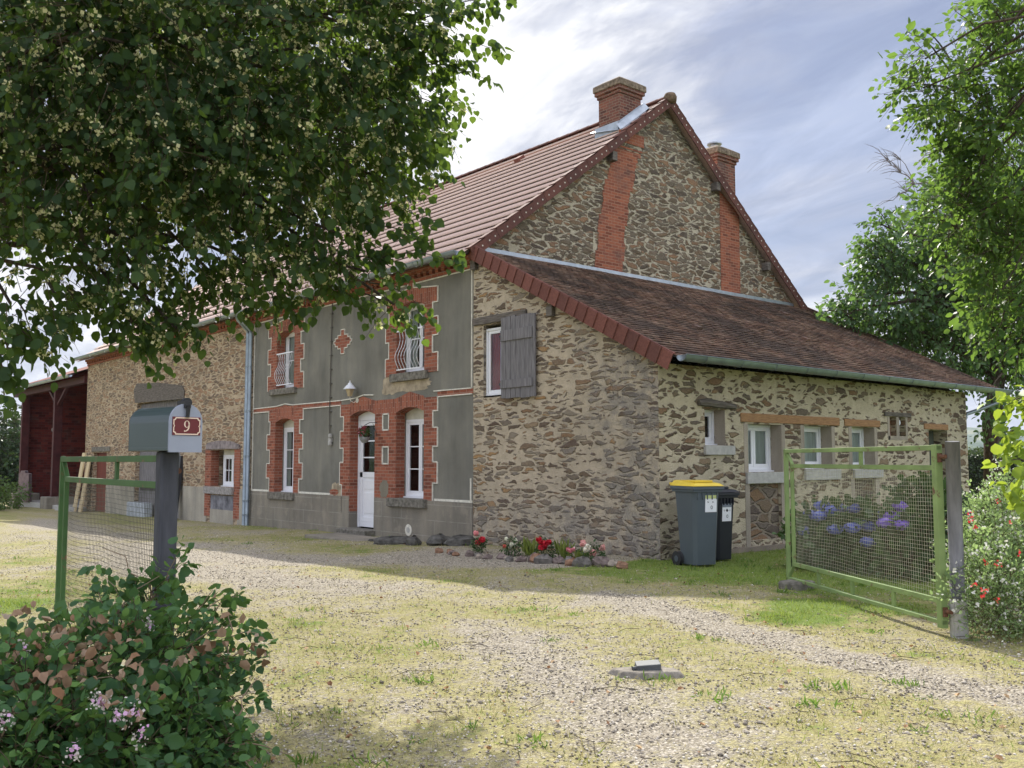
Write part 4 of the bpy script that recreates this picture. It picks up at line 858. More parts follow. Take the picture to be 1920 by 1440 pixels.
# ------------------------------------------------------------------ wheelie bins
def bin_(name, x, y, wt, dt, h, mbody, mlid, label, sticker, rz=0.0, lid_h=.07):
    o = empty(name, label, 'wheelie bin', (x, y, float(gz(x, y))), rz, None)
    s = .80; mb = MB()   # front bottom edge at y=0, width along x, depth +y
    wb, db = wt * .84, dt * .74; zb = .03
    ring = [((wt - wb) / 2, 0.05, zb, wb, db), ((wt - wb) / 2 * .55, .03, h * .45, wb + (wt - wb) * .45, db + (dt - db) * .45), (.0, 0, h - .10, wt, dt), (-.0, 0, h - .09, wt, dt)]
    P_ = []
    c = .05
    for (xx, yy, z, ww, dd) in ring:
        P_ += [(xx + c, yy, z), (xx + ww - c, yy, z), (xx + ww, yy + c, z), (xx + ww, yy + dd - c, z), (xx + ww - c, yy + dd, z), (xx + c, yy + dd, z), (xx, yy + dd - c, z), (xx, yy + c, z)]
    F2 = []
    for r in range(3): F2 += [(r * 8 + k, r * 8 + (k + 1) % 8, (r + 1) * 8 + (k + 1) % 8, (r + 1) * 8 + k) for k in range(8)]
    mb.add(P_, F2 + [tuple(range(7, -1, -1))]); mb.build('bin_body', mbody, o, bevel=.008)
    mb = MB(); mb.box(-.035, wt + .035, -.04, dt + .02, h - .12, h - .075); mb.box(-.02, wt + .02, -.02, dt + .0, h - .155, h - .12)
    for i in range(5): mb.box(.06 + i * (wt - .14) / 4, .075 + i * (wt - .14) / 4, -.015, .01, h - .26, h - .155)
    mb.build('rim', mbody, o, bevel=.008)
    mb = MB(); P_ = [(-.03, -.05, h - .07), (wt + .03, -.05, h - .07), (wt + .03, dt + .04, h - .07), (-.03, dt + .04, h - .07), (.02, .0, h - .03), (wt - .02, .0, h - .03), (wt - .02, dt, h + .01), (.02, dt, h + .01)]
    mb.add(P_, [(0, 3, 2, 1), (4, 5, 6, 7), (0, 1, 5, 4), (1, 2, 6, 5), (2, 3, 7, 6), (3, 0, 4, 7)]); mb.box(.08, wt - .08, .08, dt - .1, h - .02, h + .012)
    mb.tube([(.0, dt + .07, h - .04), (wt, dt + .07, h - .04)], .016, 8)
    for xx in (.04, wt - .04): mb.box(xx - .02, xx + .02, dt, dt + .08, h - .06, h - .025)
    mb.build('lid', mlid, o, bevel=.014)
    for xx in (-.03, wt - .03):
        mb = MB(); mb.tube([(xx, dt * .80, .10), (xx + .06, dt * .80, .10)], .10, 20); wh = mb.build('wheel', m_black, o, bevel=.01)
        mb = MB(); mb.tube([(xx - .004, dt * .80, .10), (xx + .064, dt * .80, .10)], .045, 14); mb.build('hub', mbody, wh)
    mb = MB(); mb.tube([(0, dt * .80, .10), (wt, dt * .80, .10)], .012, 8); mb.build('axle', m_black, o)
    a, b_, c_, d_ = sticker; mb = MB(); tl = (.05 - .03) / (h * .45)
    fy = lambda z: .05 - .02 * (z / (h * .45)) if z < h * .45 else .03 - .03 * (z - h * .45) / (h * .55 - .10)
    mb.add([(a, fy(c_) - .004, c_), (b_, fy(c_) - .004, c_), (b_, fy(d_) - .004, d_), (a, fy(d_) - .004, d_)], [(0, 1, 2, 3)]); st = mb.build('sticker', m_pvc, o)
    zt_ = d_ - (d_ - c_) * .2; mb = MB(); mb.add([(a, fy(zt_) - .006, zt_), (b_, fy(zt_) - .006, zt_), (b_, fy(d_) - .006, d_), (a, fy(d_) - .006, d_)], [(0, 1, 2, 3)]); mb.build('sticker_band', plain('sticker_band_' + name, (.55, .60, .25) if name == 'grey_bin' else (.20, .23, .27), .5), st)
    mb = MB(); wS = b_ - a
    def glyph(cx, cz, rx, rz_, t=.006):
        mb.add([(cx + rx * math.cos(q), fy(cz) - .007, cz + rz_ * math.sin(q)) for q in [i * math.pi / 8 for i in range(16)]] + [(cx + (rx - t) * math.cos(q), fy(cz) - .007, cz + (rz_ - t) * math.sin(q)) for q in [i * math.pi / 8 for i in range(16)]], [(i, (i + 1) % 16, 16 + (i + 1) % 16, 16 + i) for i in range(16)])
    glyph(a + wS * .55, c_ + (d_ - c_) * .28, .019, .026, .008)
    zc = c_ + (d_ - c_) * .62
    if name == 'grey_bin':
        for xx in (.24, .66):
            for k, (q0, q1) in enumerate(((.02, .0), (0, -.02))): mb.obox((a + wS * xx - .012, fy(zc) - .007, zc + q1), (.024, 0, (q0 - q1) * (1 if k else -1) * .6), (0, .001, 0), (0, 0, .007))
    else:
        mb.add([(a + wS * .5, fy(zc) - .007, zc - .026), (a + wS * .66, fy(zc) - .007, zc), (a + wS * .5, fy(zc) - .007, zc + .028), (a + wS * .36, fy(zc) - .007, zc)], [(0, 1, 2, 3)]); glyph(a + wS * .82, zc, .010, .012, .004); glyph(a + wS * .2, zc, .010, .012, .004)
    mb.build('printed_mark', m_black, st)
    return o
m_grey = plain('grey_plastic', (.085, .105, .12), .45, .4, .05, 2); m_navy = plain('black_plastic', (.012, .014, .022), .4, .4, .05, 2); m_yel = plain('yellow_plastic', (.72, .52, .045), .45, .4, .08, 3)
bin_('grey_bin', -.30, -.90, .47, .52, 1.22, m_grey, m_yel, 'grey wheelie bin with yellow lid against the stone end wall', (.20, .40, .78, 1.02), -.27)
bin_('black_bin', .46, -.72, .40, .50, 1.10, m_navy, m_navy, 'black wheelie bin with black lid between grey bin and window', (.11, .30, .60, .86), -.12)

# ------------------------------------------------------------------ gates, posts and mailbox
def rust_paint(name, c):
    m, nt, b = newmat(name, .6, .35); t = nd(nt, 'ShaderNodeTexCoord').outputs['Object']
    n = noise(nt, t, 7, 6, .7)[0]; n2_ = noise(nt, t, 3, 3)[0]
    col = ramp(nt, n2_, [(.3, tuple(x * .72 for x in c)), (.7, tuple(x * 1.15 for x in c))])
    nt.links.new(mixc(nt, smooth(nt, n, .58, .66), col, (.15, .08, .05)), b.inputs['Base Color']); return m
m_lime = rust_paint('lime_green_paint', (.235, .325, .12)); m_gmesh = plain('galvanised_wire', (.52, .50, .36), .6, .4, .2, 5)
m_post2 = plain('old_grey_post', (.20, .20, .215), .8, .2, .22, 5, streak=(3, 3, .5), bmp=.004)
def gate(name, label, near, far, z0, z1, m, mw, sgn=1):
    """steel-framed leaf: outer frame, inner frame with wire mesh; near = hinge end"""
    near, far = Vector(near), Vector(far); L = (far - near).length; d = (far - near) / L; ang = math.atan2(d.y, d.x)
    o = empty(name, label, 'gate', (near.x, near.y, 0), ang, 'green steel gate leaves standing open')
    t = .045; H1 = z1; zm = z1 - .175; zi = z0 + .22
    mb = MB()
    mb.box(0, L, -t / 2, t / 2, H1 - t, H1); mb.box(0, L, -t / 2, t / 2, z0, z0 + t * .8)
    mb.box(0, .07, -t * .7, t * .7, z0 - .03, H1 + .004); mb.box(L - t, L, -t / 2, t / 2, z0, H1)
    mb.box(.07, L - .16, -t * .4, t * .4, zm - t, zm); mb.box(.07, L - .16, -t * .4, t * .4, zi - t, zi); mb.box(L - .20, L - .16, -t * .4, t * .4, zi, zm)
    mb.obox((L - .20, -t * .4, zm - .02), (.18, 0, .175), (0, t * .8, 0), (0, 0, .028)); mb.obox((L - .20, -t * .4, zi - .02), (.18, 0, -.2), (0, t * .8, 0), (0, 0, .028))
    for k in (.42,): mb.box(L * k, L * k + .05, -.012, .012, zm, H1 - t)
    for k in (.25, .5, .74): mb.box(L * k, L * k + .05, -.012, .012, z0 + t * .8, zi - t)
    mb.build('gate_frame', m, o, bevel=.003)
    mb = MB(); r = .0018; n = int((zm - zi) / .0365)
    ux0, ux1 = .07, L - .19
    P_ = 40
    for i in range(1, n):
        z = zi + (zm - t - zi) * i / n; path = [(ux0 + (ux1 - ux0) * k / 12, -.02 + .012 * math.sin(k * 1.3 + i * .05), z + .006 * math.sin(k * .9 + i * .08)) for k in range(13)]; mb.tube(path, r, 3, False)
    n2_ = int((ux1 - ux0) / .037)
    for i in range(1, n2_):
        x = ux0 + (ux1 - ux0) * i / n2_; mb.tube([(x, -.022 + .012 * math.sin(i * .12), zi - .01), (x, -.022 + .012 * math.sin(i * .12), zm - t + .01)], r, 3, False)
    mb.build('wire_mesh', mw, o)
    mb = MB()
    for z in (H1 - .10, z0 + .12): mb.tube([(-.10, 0, z), (.03, 0, z)], .018, 8); mb.tube([(-.01, 0, z - .05), (-.01, 0, z + .03)], .022, 8)
    mb.build('hinge', plain('rusty_hinge', (.15, .07, .04), .8, .3, .3, 20), o)
    mb = MB(); mb.box(L - .03, L + .05, -.03, -.01, .75, .79); mb.build('latch', m_black, o)
    return o
g1 = gate('green_gate', 'pale green mesh gate standing open before the blue hydrangeas', (-2.80, -5.66, 0), (-1.13, -2.98, 0), .09, 1.63, m_lime, m_gmesh)
g2 = gate('green_gate', 'shade-darkened green steel mesh gate standing open beside the mailbox post', (-8.70, -3.55, 0), (-8.58, -.52, 0), .0, 1.535, rust_paint('shaded_green_paint', (.055, .125, .038)), plain('dark_wire', (.10, .10, .08), .6, .3, .2, 5))  # tree shade on this leaf is put into its darker paint colour
mb = MB(); mb.tube([(-2.70, -5.73, 0.28), (-2.74, -5.75, .9), (-2.80, -5.78, 1.66)], .060, 14)
po = tag(mb.build('gate_post', m_post2, None, True), 'round grey wooden post in a concrete sleeve beside the flowering sage', 'post')
mb = MB(); mb.tube([(-2.69, -5.73, -.1), (-2.70, -5.73, .15), (-2.70, -5.73, .30)], .076, 14); mb.build('concrete_sleeve', m_conc, po)
mb = MB(); mb.box(-8.85, -8.735, -3.745, -3.63, -.1, 1.56); po = tag(mb.build('gate_post', plain('shaded_grey_post', (.075, .078, .09), .8, .2, .2, 5, streak=(3, 3, .5), bmp=.004), None, bevel=.02), 'square shade-darkened grey post carrying the mailbox, standing in the brambles', 'post')  # shade on this post is put into its darker grey
mb = MB(); mb.box(-8.875, -8.715, -3.765, -3.605, .52, .54); mb.box(-8.875, -8.715, -3.765, -3.605, .60, .61); mb.build('wire_tie', m_black, po)
mb = MB(); mb.box(-1.45, -1.12, -3.35, -3.05, -.1, .11); tag(mb.build('stone_block', m_sill, None, bevel=.03), 'rough grey block under the free end of the pale green gate', 'block')
# mailbox: local x = across the door, y = length (back), z up
mail = empty('mailbox', 'dark grey-green arched metal mailbox with red number 9 plate on top of a post', 'mailbox', (-8.79, -3.72, 1.56), math.radians(11.0))
Wm, Hm, Lm, Rm = .205, .275, .47, .1025
arc = [(-Wm / 2, 0)] + [(-Rm * math.cos(a), Hm - Rm + Rm * math.sin(a)) for a in [math.pi * i / 14 for i in range(15)]] + [(Wm / 2, 0)]
def prism(mb, P_, y0, y1, caps=True):
    n = len(P_); mb.add([(a, y0, b_) for a, b_ in P_] + [(a, y1, b_) for a, b_ in P_], [(i, (i + 1) % n, n + (i + 1) % n, n + i) for i in range(n)] + ([tuple(range(n)), tuple(range(2 * n - 1, n - 1, -1))] if caps else []))
mb = MB(); prism(mb, arc, -.16, Lm - .16); mb.box(-Wm / 2 - .004, -Wm / 2, -.15, Lm - .17, 0, .02)
m_mail = plain('grey_green_enamel', (.052, .075, .080), .28, .5, .06, 2); body = mb.build('mailbox_body', m_mail, mail, bevel=.004)
mb = MB(); sc_ = 1.05; prism(mb, [(a * sc_, (b_ - .15) * sc_ + .152) for a, b_ in arc], -.172, -.158); dr = mb.build('mailbox_door', plain('pale_grey_enamel', (.30, .33, .40), .35, .45, .04, 2), mail, bevel=.004)
mb = MB(); mb.box(-.02, .02, -.19, -.10, Hm - .015, Hm + .03); mb.tube([(0, -.185, Hm - .07), (0, -.195, Hm + .0)], .012, 8); mb.tube([(.02, -.15, Hm + .02), (.02, -.12, Hm + .02)], .028, 10); mb.build('latch', m_black, mail, bevel=.004)
mb = MB(); mb.box(-.1, -.099, -.178, -.17, .07, .2); 
PX, PZ, pw, ph = 0.0, .150, .19, .112
mb = MB(); mb.box(PX - pw / 2, PX + pw / 2, -.178, -.1725, PZ - ph / 2, PZ + ph / 2); plq = mb.build('number_plate', plain('dark_maroon_enamel', (.13, .008, .012), .3, .5, .03, 2), mail, bevel=.002)
mb = MB()
def frame_strip(inset, wd, y):
    a, b_ = pw / 2 - inset, ph / 2 - inset; c = .014; k = .006
    P_ = [(-a + c, -b_), (a - c, -b_), (a - c, -b_ + c * .4), (a - c * .4, -b_ + c), (a, -b_ + c), (a, -k * 1.6), (a - k, 0), (a, k * 1.6), (a, b_ - c), (a - c * .4, b_ - c), (a - c, b_ - c * .4), (a - c, b_), (-a + c, b_), (-a + c, b_ - c * .4), (-a + c * .4, b_ - c), (-a, b_ - c), (-a, k * 1.6), (-a + k, 0), (-a, -k * 1.6), (-a, -b_ + c), (-a + c * .4, -b_ + c), (-a + c, -b_ + c * .4)]
    n = len(P_); ctr = [(p * (1 - wd / a), q * (1 - wd / b_)) for p, q in P_]
    mb.add([(PX + p, y, PZ + q) for p, q in P_] + [(PX + p, y, PZ + q) for p, q in ctr], [(i, (i + 1) % n, n + (i + 1) % n, n + i) for i in range(n)])
frame_strip(.003, .007, -.1795)
m_crm = plain('cream_enamel', (.80, .62, .48), .4, .4, .03, 2); mb.build('plate_border', m_crm, plq)
# the figure 9 with thick-thin strokes
mb = MB(); cx9, cz9 = .0, PZ + .012; n = 28
Oo, Ii = [], []
for i in range(n):
    a = 2 * math.pi * i / n; Oo.append((cx9 + .0195 * math.cos(a), cz9 + .022 * math.sin(a))); Ii.append((cx9 + .0105 * math.cos(a), cz9 + .0185 * math.sin(a)))
mb.add([(p, -.1797, q) for p, q in Oo + Ii], [(i, (i + 1) % n, n + (i + 1) % n, n + i) for i in range(n)])
tail = [((.0195, .002), (.0105, .0)), ((.0195, -.012), (.0115, -.012)), ((.0165, -.026), (.009, -.022)), ((.009, -.038), (.002, -.032)), ((-.003, -.0445), (-.006, -.039)), ((-.015, -.046), (-.015, -.0425))]
V_ = []; 
for a, b_ in tail: V_ += [(cx9 + a[0], -.1797, cz9 + a[1]), (cx9 + b_[0], -.1797, cz9 + b_[1])]
mb.add(V_, [(2 * i, 2 * i + 2, 2 * i + 3, 2 * i + 1) for i in range(5)]); mb.add([(cx9 - .015 + .005 * math.cos(q), -.1799, cz9 - .0425 + .005 * math.sin(q)) for q in [i * .785 for i in range(8)]], [tuple(range(8))])
mb.build('number_nine', m_crm, plq)

# ------------------------------------------------------------------ small stones, cover, slab
def rock(name, c, r, m, seed, label=None, cat=None, group=None, flat=.6):
    rg = np.random.default_rng(seed); mb = MB(); n1_, n2_ = 10, 6; r = np.array(r) if hasattr(r, '__len__') else np.array([r, r, r * flat])
    ph = rg.uniform(0, 6, 6)
    for j in range(n2_ + 1):
        th = math.pi * j / n2_
        for i in range(n1_):
            a = 2 * math.pi * i / n1_; k = 1 + .16 * math.sin(2 * a + ph[0] + th) + .12 * math.sin(3 * a + ph[1] + 2 * th) + .08 * math.sin(5 * th + ph[2] + a)
            mb.v.append((r[0] * k * math.sin(th) ** .8 * math.cos(a), r[1] * k * math.sin(th) ** .8 * math.sin(a), r[2] * k * math.cos(th)))
    for j in range(n2_):
        for i in range(n1_): mb.f.append((j * n1_ + i, j * n1_ + (i + 1) % n1_, (j + 1) * n1_ + (i + 1) % n1_, (j + 1) * n1_ + i))
    o = mb.build(name, m, None, False, bevel=0, loc=c); o.rotation_euler = (0, 0, ph[3])
    return tag(o, label, cat, group) if label else o
m_rock = [plain('edging_stone_%s' % k, c, .9, .15, .25, 12, bmp=.01) for k, c in (('mauve', (.21, .165, .15)), ('rust', (.29, .17, .11)), ('grey', (.17, .155, .14)), ('pale', (.33, .28, .23)))]
ORD = 'first second third fourth fifth sixth seventh eighth ninth tenth eleventh twelfth thirteenth fourteenth fifteenth sixteenth seventeenth eighteenth nineteenth twentieth twenty-first twenty-second'.split()
for i in range(22):
    t = i / 21; y = 3.45 - 3.75 * t; x = -1.62 + .30 * t + .09 * math.sin(i * 1.7) + (.25 * max(0, t - .85) / .15)
    sz = random.uniform(.075, .12) * (1.25 if t > .55 else .9); mk = [1, 1, 0, 1, 0, 2, 3, 0, 0, 3, 2, 0, 0, 1, 2, 0, 2, 1, 2, 0, 3, 1][i]
    rock('edging_stone', (x, y, float(gz(x, y)) + sz * .25), (sz, sz * .85, sz * .62), m_rock[mk], i, '%s edging stone of the flower bed, %s from the grey wall corner' % (('mauve', 'rusty', 'dark grey', 'pale')[mk], ORD[i]), 'stone', 'stones edging the flower bed')
for i, (x, y, r, lb) in enumerate(((-.95, 5.9, (.42, .22, .10), 'flat dark stone lying before the doorstep'), (-.85, 5.35, (.20, .14, .12), 'small round dark stone beside the flat stone near the door'), (-.55, 4.95, (.24, .22, .14), 'squarish dark grey stone under the wide lower window'), (-.42, 4.45, (.34, .20, .13), 'long mossy stone against the wall next to the flower bed'), (-.75, 6.55, (.30, .16, .05), 'low broken stone at the edge of the grey slab'))):
    rock('loose_stone', (x, y, float(gz(x, y)) + r[2] * .35), r, plain('dark_stone_%s' % 'abcde'[i], (.11, .105, .095), .9, .15, .3, 10, bmp=.01), 60 + i, lb, 'stone')
mb = MB(); mb.box(-1.15, -.32, 6.9, 9.1, -.22, -.09); tag(mb.build('paving_slab', m_plinth, None, bevel=.02), 'grey concrete slab lying in the grass before the front door', 'slab')
# concrete pad with an open iron valve cap in the drive
cov = empty('valve_cover', 'broken concrete pad with a small iron cap in the drive', 'cover', (-5.90, -5.05, float(gz(-5.90, -5.05))), math.radians(-40))
rg = random.Random(4); P_ = [(.28 * math.cos(a) * (1 + rg.uniform(-.2, .2)), .15 * math.sin(a) * (1 + rg.uniform(-.2, .2))) for a in [i * math.pi / 9 for i in range(18)]]
mb = MB(); mb.add([(p, q, -.02) for p, q in P_] + [(p * .8, q * .75, .035) for p, q in P_], [(i, (i + 1) % 18, 18 + (i + 1) % 18, 18 + i) for i in range(18)] + [tuple(range(18, 36))]); mb.build('concrete_pad', plain('dusty_concrete', (.25, .225, .19), .95, .1, .25, 14, bmp=.02), cov, bevel=.01)
mb = MB(); mb.obox((-.08, -.04, .02), (.17, 0, .012), (0, .12, .01), (0, 0, .045)); mb.tube([(-.11, -.03, .045), (-.06, -.02, .05)], .014, 8); mb.build('iron_cap', plain('grey_iron', (.10, .105, .11), .6, .3, .15, 8, metal=.3), cov, bevel=.006)

# ------------------------------------------------------------------ vegetation
HEART = ([(0, 0, 0), (.30, .05, .05), (.50, .34, .09), (.40, .68, .05), (0, 1.05, -.10), (-.40, .68, .05), (-.50, .34, .09), (-.30, .05, .05), (0, .5, -.02)], [(0, 1, 2, 8), (8, 2, 3, 4), (8, 4, 5, 6), (8, 6, 7, 0)])
OVAL = ([(0, 0, 0), (.28, .35, .06), (.22, .75, .03), (0, 1.05, -.08), (-.22, .75, .03), (-.28, .35, .06)], [(0, 1, 2, 3), (0, 3, 4, 5)])
QUAD = ([(-.5, 0, 0), (.5, 0, .06), (.5, 1, 0), (-.5, 1, .06)], [(0, 1, 2, 3)])
CURL = ([(0, 0, 0), (.35, .25, .25), (.28, .7, .38), (0, 1.0, .1), (-.28, .7, .38), (-.35, .25, .25), (0, .5, .0)], [(0, 1, 2, 6), (6, 2, 3, 4), (6, 4, 5, 0)])
def nrm(a): return a / np.maximum(np.linalg.norm(a, axis=-1, keepdims=True), 1e-6)
def scatter(name, P, Y, Nn, S, tmpl, mat, parent=None, wide=1.0):
    """leaf-shaped faces at P, long axis Y, facing Nn, size S"""
    Y = nrm(Y); X = nrm(np.cross(Y, Nn)); Z = np.cross(X, Y); T = np.array(tmpl[0]); Fq = np.array(tmpl[1])
    S = np.broadcast_to(np.asarray(S, float), (len(P),))
    V = P[:, None] + S[:, None, None] * (T[None, :, :1] * wide * X[:, None] + T[None, :, 1:2] * Y[:, None] + T[None, :, 2:3] * Z[:, None])
    F3 = (Fq[None] + (np.arange(len(P)) * len(T))[:, None, None]).reshape(-1, Fq.shape[1])
    return npmesh(name, V.reshape(-1, 3), F3, mat, parent)
def rdir(n): return nrm(rng.normal(size=(n, 3)))
def twigs(blobs_, per_m2, length, leaf_gap, droop, inner=.25, thin=1.0):
    """twig starts and directions on and in the blobs"""
    B, D = [], []
    for (x, y, z, r) in blobs_:
        n = max(4, int(per_m2 * 4 * math.pi * r * r * (thin if z < 4.1 else 1))); d = rdir(n); rad = r * rng.uniform(inner, 1.0, n) ** .45
        B.append(np.array([x, y, z]) + d * rad[:, None] * np.array([1, 1, .9])); dd = d * 1.0 + rng.normal(size=(n, 3)) * .45 + np.array([0, 0, -droop]); D.append(nrm(dd))
    return np.concatenate(B), np.concatenate(D)
def leafset(B, D, length, nleaf, size, hang, spread=.06, jit=.25):
    n = len(B); k = nleaf; t = (np.arange(k) + .5) / k
    L = length * rng.uniform(.6, 1.2, n)
    sag = np.array([0, 0, -1.0])
    P = B[:, None] + D[:, None] * (L[:, None] * t)[..., None] + sag * (L[:, None] * t ** 2 * .25)[..., None]
    side = nrm(np.cross(D, rdir(n)))[:, None] * np.where(np.arange(k) % 2, 1, -1)[None, :, None]
    P = P + side * spread * rng.uniform(.3, 1, (n, k, 1)) + rng.normal(size=(n, k, 3)) * .012
    Y = D[:, None] * .6 + side * .7 + np.array([0, 0, -hang]) + rng.normal(size=(n, k, 3)) * jit
    Nn = np.cross(side, D[:, None] * np.ones((1, k, 1))); Nn = Nn * np.sign(Nn[..., 2:3] + 1e-6) + np.array([0, 0, .35]) + rng.normal(size=(n, k, 3)) * .45
    return P.reshape(-1, 3), Y.reshape(-1, 3), Nn.reshape(-1, 3), (size * rng.uniform(.6, 1.25, (n, k)) * rng.uniform(.7, 1.25, (n, 1))).ravel()
def twigmesh(name, B, D, length, r, mat, parent, keep=1.0):
    m_ = rng.random(len(B)) < keep; B = B[m_]; D = D[m_]; n = len(B); X = nrm(np.cross(D, rdir(n))); Yv = np.cross(D, X); V = []
    back = .35
    for t, rr in ((-back, 1.3), (.5, .9), (1.0, .4)):
        c = B + D * length * t + np.array([0, 0, -1]) * length * .22 * max(t, 0) ** 2
        for a in (0, 2.09, 4.19): V.append(c + (X * math.cos(a) + Yv * math.sin(a)) * r * rr)
    V = np.stack(V, 1); q = []
    for s in (0, 3):
        for k in range(3): q.append((s + k, s + (k + 1) % 3, s + 3 + (k + 1) % 3, s + 3 + k))
    F3 = (np.array(q)[None] + (np.arange(n) * 9)[:, None, None]).reshape(-1, 4); return npmesh(name, V.reshape(-1, 3), F3, mat, parent)
def limb(mb, a, b_, r0, r1, seg=7, wob=.12, seed=0):
    rg = random.Random(seed); a, b_ = Vector(a), Vector(b_); L = (b_ - a).length; P_ = []
    for i in range(seg + 1):
        t = i / seg; p = a.lerp(b_, t) + Vector((0, 0, 1)) * L * .12 * math.sin(math.pi * t)
        if 0 < i < seg: p += Vector([rg.uniform(-1, 1) for _ in range(3)]) * wob * L * .25
        P_.append(p)
    mb.tube(P_, [r0 + (r1 - r0) * (i / seg) for i in range(seg + 1)], 8, True); return P_
m_bark = plain('grey_brown_bark', (.10, .08, .06), .95, .1, .35, 9, streak=(4, 4, .8), bmp=.03)
m_twig = plain('brown_twig', (.09, .07, .045), .9, .1, .2, 9)

# lime tree overhanging the drive
LB = [(x, y, z, r * .9 - (.10 if z < 4.0 else .02)) for x, y, z, r in [(-9.74,0.22,5.38,1.50),(-9.41,-0.43,3.96,1.10),(-9.08,-1.06,4.89,1.10),(-8.62,-1.96,4.85,1.00),(-8.26,-0.76,5.37,1.20),(-7.83,-1.86,4.97,1.10),(-7.22,-2.25,5.11,1.00),(-6.66,-2.48,5.34,0.75),(-6.25,-2.71,5.53,0.45),(-8.98,-1.31,3.97,0.95),(-8.41,-1.66,4.05,1.00),(-7.82,-1.89,4.02,1.00),(-7.25,-2.13,4.17,0.95),(-6.76,-2.30,4.43,0.70),(-6.39,-2.51,4.75,0.50),(-6.51,-2.34,4.08,0.50),(-9.07,-1.29,3.20,0.75),(-8.55,-1.47,3.29,0.70),(-8.03,-1.64,3.29,0.75),(-7.53,-1.82,3.47,0.75),(-7.09,-2.06,3.50,0.65),(-6.75,-2.21,3.52,0.45),(-6.50,-2.26,3.21,0.32),(-6.81,-2.13,3.14,0.35),(-7.22,-1.91,3.12,0.40),(-7.58,-1.72,2.99,0.35),(-7.94,-1.55,2.90,0.42),(-9.23,-1.37,2.74,0.50),(-8.89,-1.40,2.81,0.45),(-8.42,-1.53,2.80,0.40),(-9.26,-1.57,2.42,0.28),(-8.34,-1.57,2.63,0.25),(-7.99,-1.60,2.63,0.25),(-6.25,-2.31,2.93,0.20),(-7.18,-2.13,6.20,1.00),(-8.25,-1.63,6.17,1.20),(-9.31,-0.74,6.17,1.40),(-6.39,-2.65,6.06,0.60),(-10.29,0.25,4.56,1.50),(-10.16,0.36,6.10,1.60),(-5.53,-0.63,4.91,0.85),(-6.01,0.12,5.26,1.10),(-6.68,0.66,5.44,1.20),(-5.41,-1.30,5.36,0.60),(-7.42,0.57,4.76,1.10),(-8.33,1.30,5.05,1.40),(-5.64,0.34,6.45,1.20),(-6.65,1.13,7.03,1.40)]]; LT = [(-5.64,-3.24,5.66),(-5.82,-3.07,5.52),(-5.69,-3.15,5.21),(-5.74,-3.08,4.94),(-5.98,-2.84,4.63),(-5.95,-2.81,4.08),(-6.10,-2.73,4.46),(-6.06,-2.55,3.67),(-5.82,-2.71,3.31),(-5.94,-2.43,2.84),(-6.07,-2.31,2.71),(-6.05,-2.54,3.50),(-6.18,-2.39,3.18),(-7.06,-2.01,2.77),(-7.43,-1.83,2.78),(-7.75,-1.65,2.46),(-7.93,-1.51,2.51),(-8.21,-1.53,2.42),(-8.17,-1.61,2.28),(-8.45,-1.46,2.49),(-8.68,-1.42,2.66),(-8.98,-1.52,2.23),(-9.21,-1.57,2.07),(-9.30,-1.62,1.98),(-9.09,-1.58,2.39),(-5.89,-2.97,5.09),(-6.05,-2.86,5.38),(-6.35,-2.28,3.42),(-6.43,-2.15,2.84),(-6.63,-2.12,2.92)]; LR = [(-6.43,-2.55,5.38),(-6.43,-2.55,5.38),(-6.42,-2.54,5.19),(-6.41,-2.53,5.04),(-6.43,-2.48,4.80),(-6.45,-2.42,4.32),(-6.54,-2.38,4.70),(-6.52,-2.18,3.86),(-6.42,-2.21,3.32),(-6.39,-2.08,3.15),(-6.42,-2.04,3.05),(-6.51,-2.17,3.62),(-6.61,-2.06,3.37),(-7.29,-1.85,3.07),(-7.62,-1.70,3.06),(-8.00,-1.48,2.76),(-8.11,-1.39,2.81),(-8.38,-1.42,2.73),(-8.33,-1.52,2.68),(-8.52,-1.44,2.85),(-8.83,-1.33,2.92),(-9.15,-1.41,2.53),(-9.29,-1.54,2.42),(-9.34,-1.62,2.36),(-9.22,-1.51,2.76),(-6.41,-2.53,4.99),(-6.50,-2.49,5.43),(-6.65,-2.03,3.52),(-6.78,-1.88,3.13),(-6.94,-1.88,3.16)]
m_lime_leaf = leafmat('lime_tree_leaf', [(.012, .030, .013), (.019, .045, .017), (.026, .058, .020), (.015, .038, .018), (.042, .080, .022)], trans=.32, tcol=(.42, .64, .06), rough=.5, spec=.18)
tree = empty('lime_tree', 'large flowering lime tree overhanging the drive above the mailbox', 'tree', (-11.4, -1.2, 0))
def world_child(o, par): o.parent = par; o.matrix_parent_inverse = Matrix.Translation(-Vector(par.location)); return o
mb = MB(); tb = Vector((-10.1, .75, -.1)); tp = [tb, tb + Vector((.05, .05, 1.0)), tb + Vector((.15, .05, 2.2)), tb + Vector((.25, .1, 3.6)), tb + Vector((.3, .15, 5.5)), tb + Vector((.3, .2, 8))]
tree.location = tb
mb.tube(tp, [.30, .23, .20, .17, .13, .05], 12); world_child(mb.build('trunk', m_bark, None, True), tree)
mb = MB()
for i, bl in enumerate(LB):
    c = Vector(bl[:3]); s = tp[3 + i % 2].lerp(tp[2 + i % 3], .3); limb(mb, s, c, .06 if bl[3] > .6 else .035, .012, 7, .10, i)
for i, (a, b_) in enumerate(zip(LR, LT)): limb(mb, a, b_, .008, .002, 5, .05, 100 + i)
world_child(mb.build('limb', m_bark, None, True), tree)
B, D = twigs(LB, 18, .35, .05, .45, .12, .70)
P, Y, Nn, S = leafset(B, D, .34, 8, .070, .9, .05)
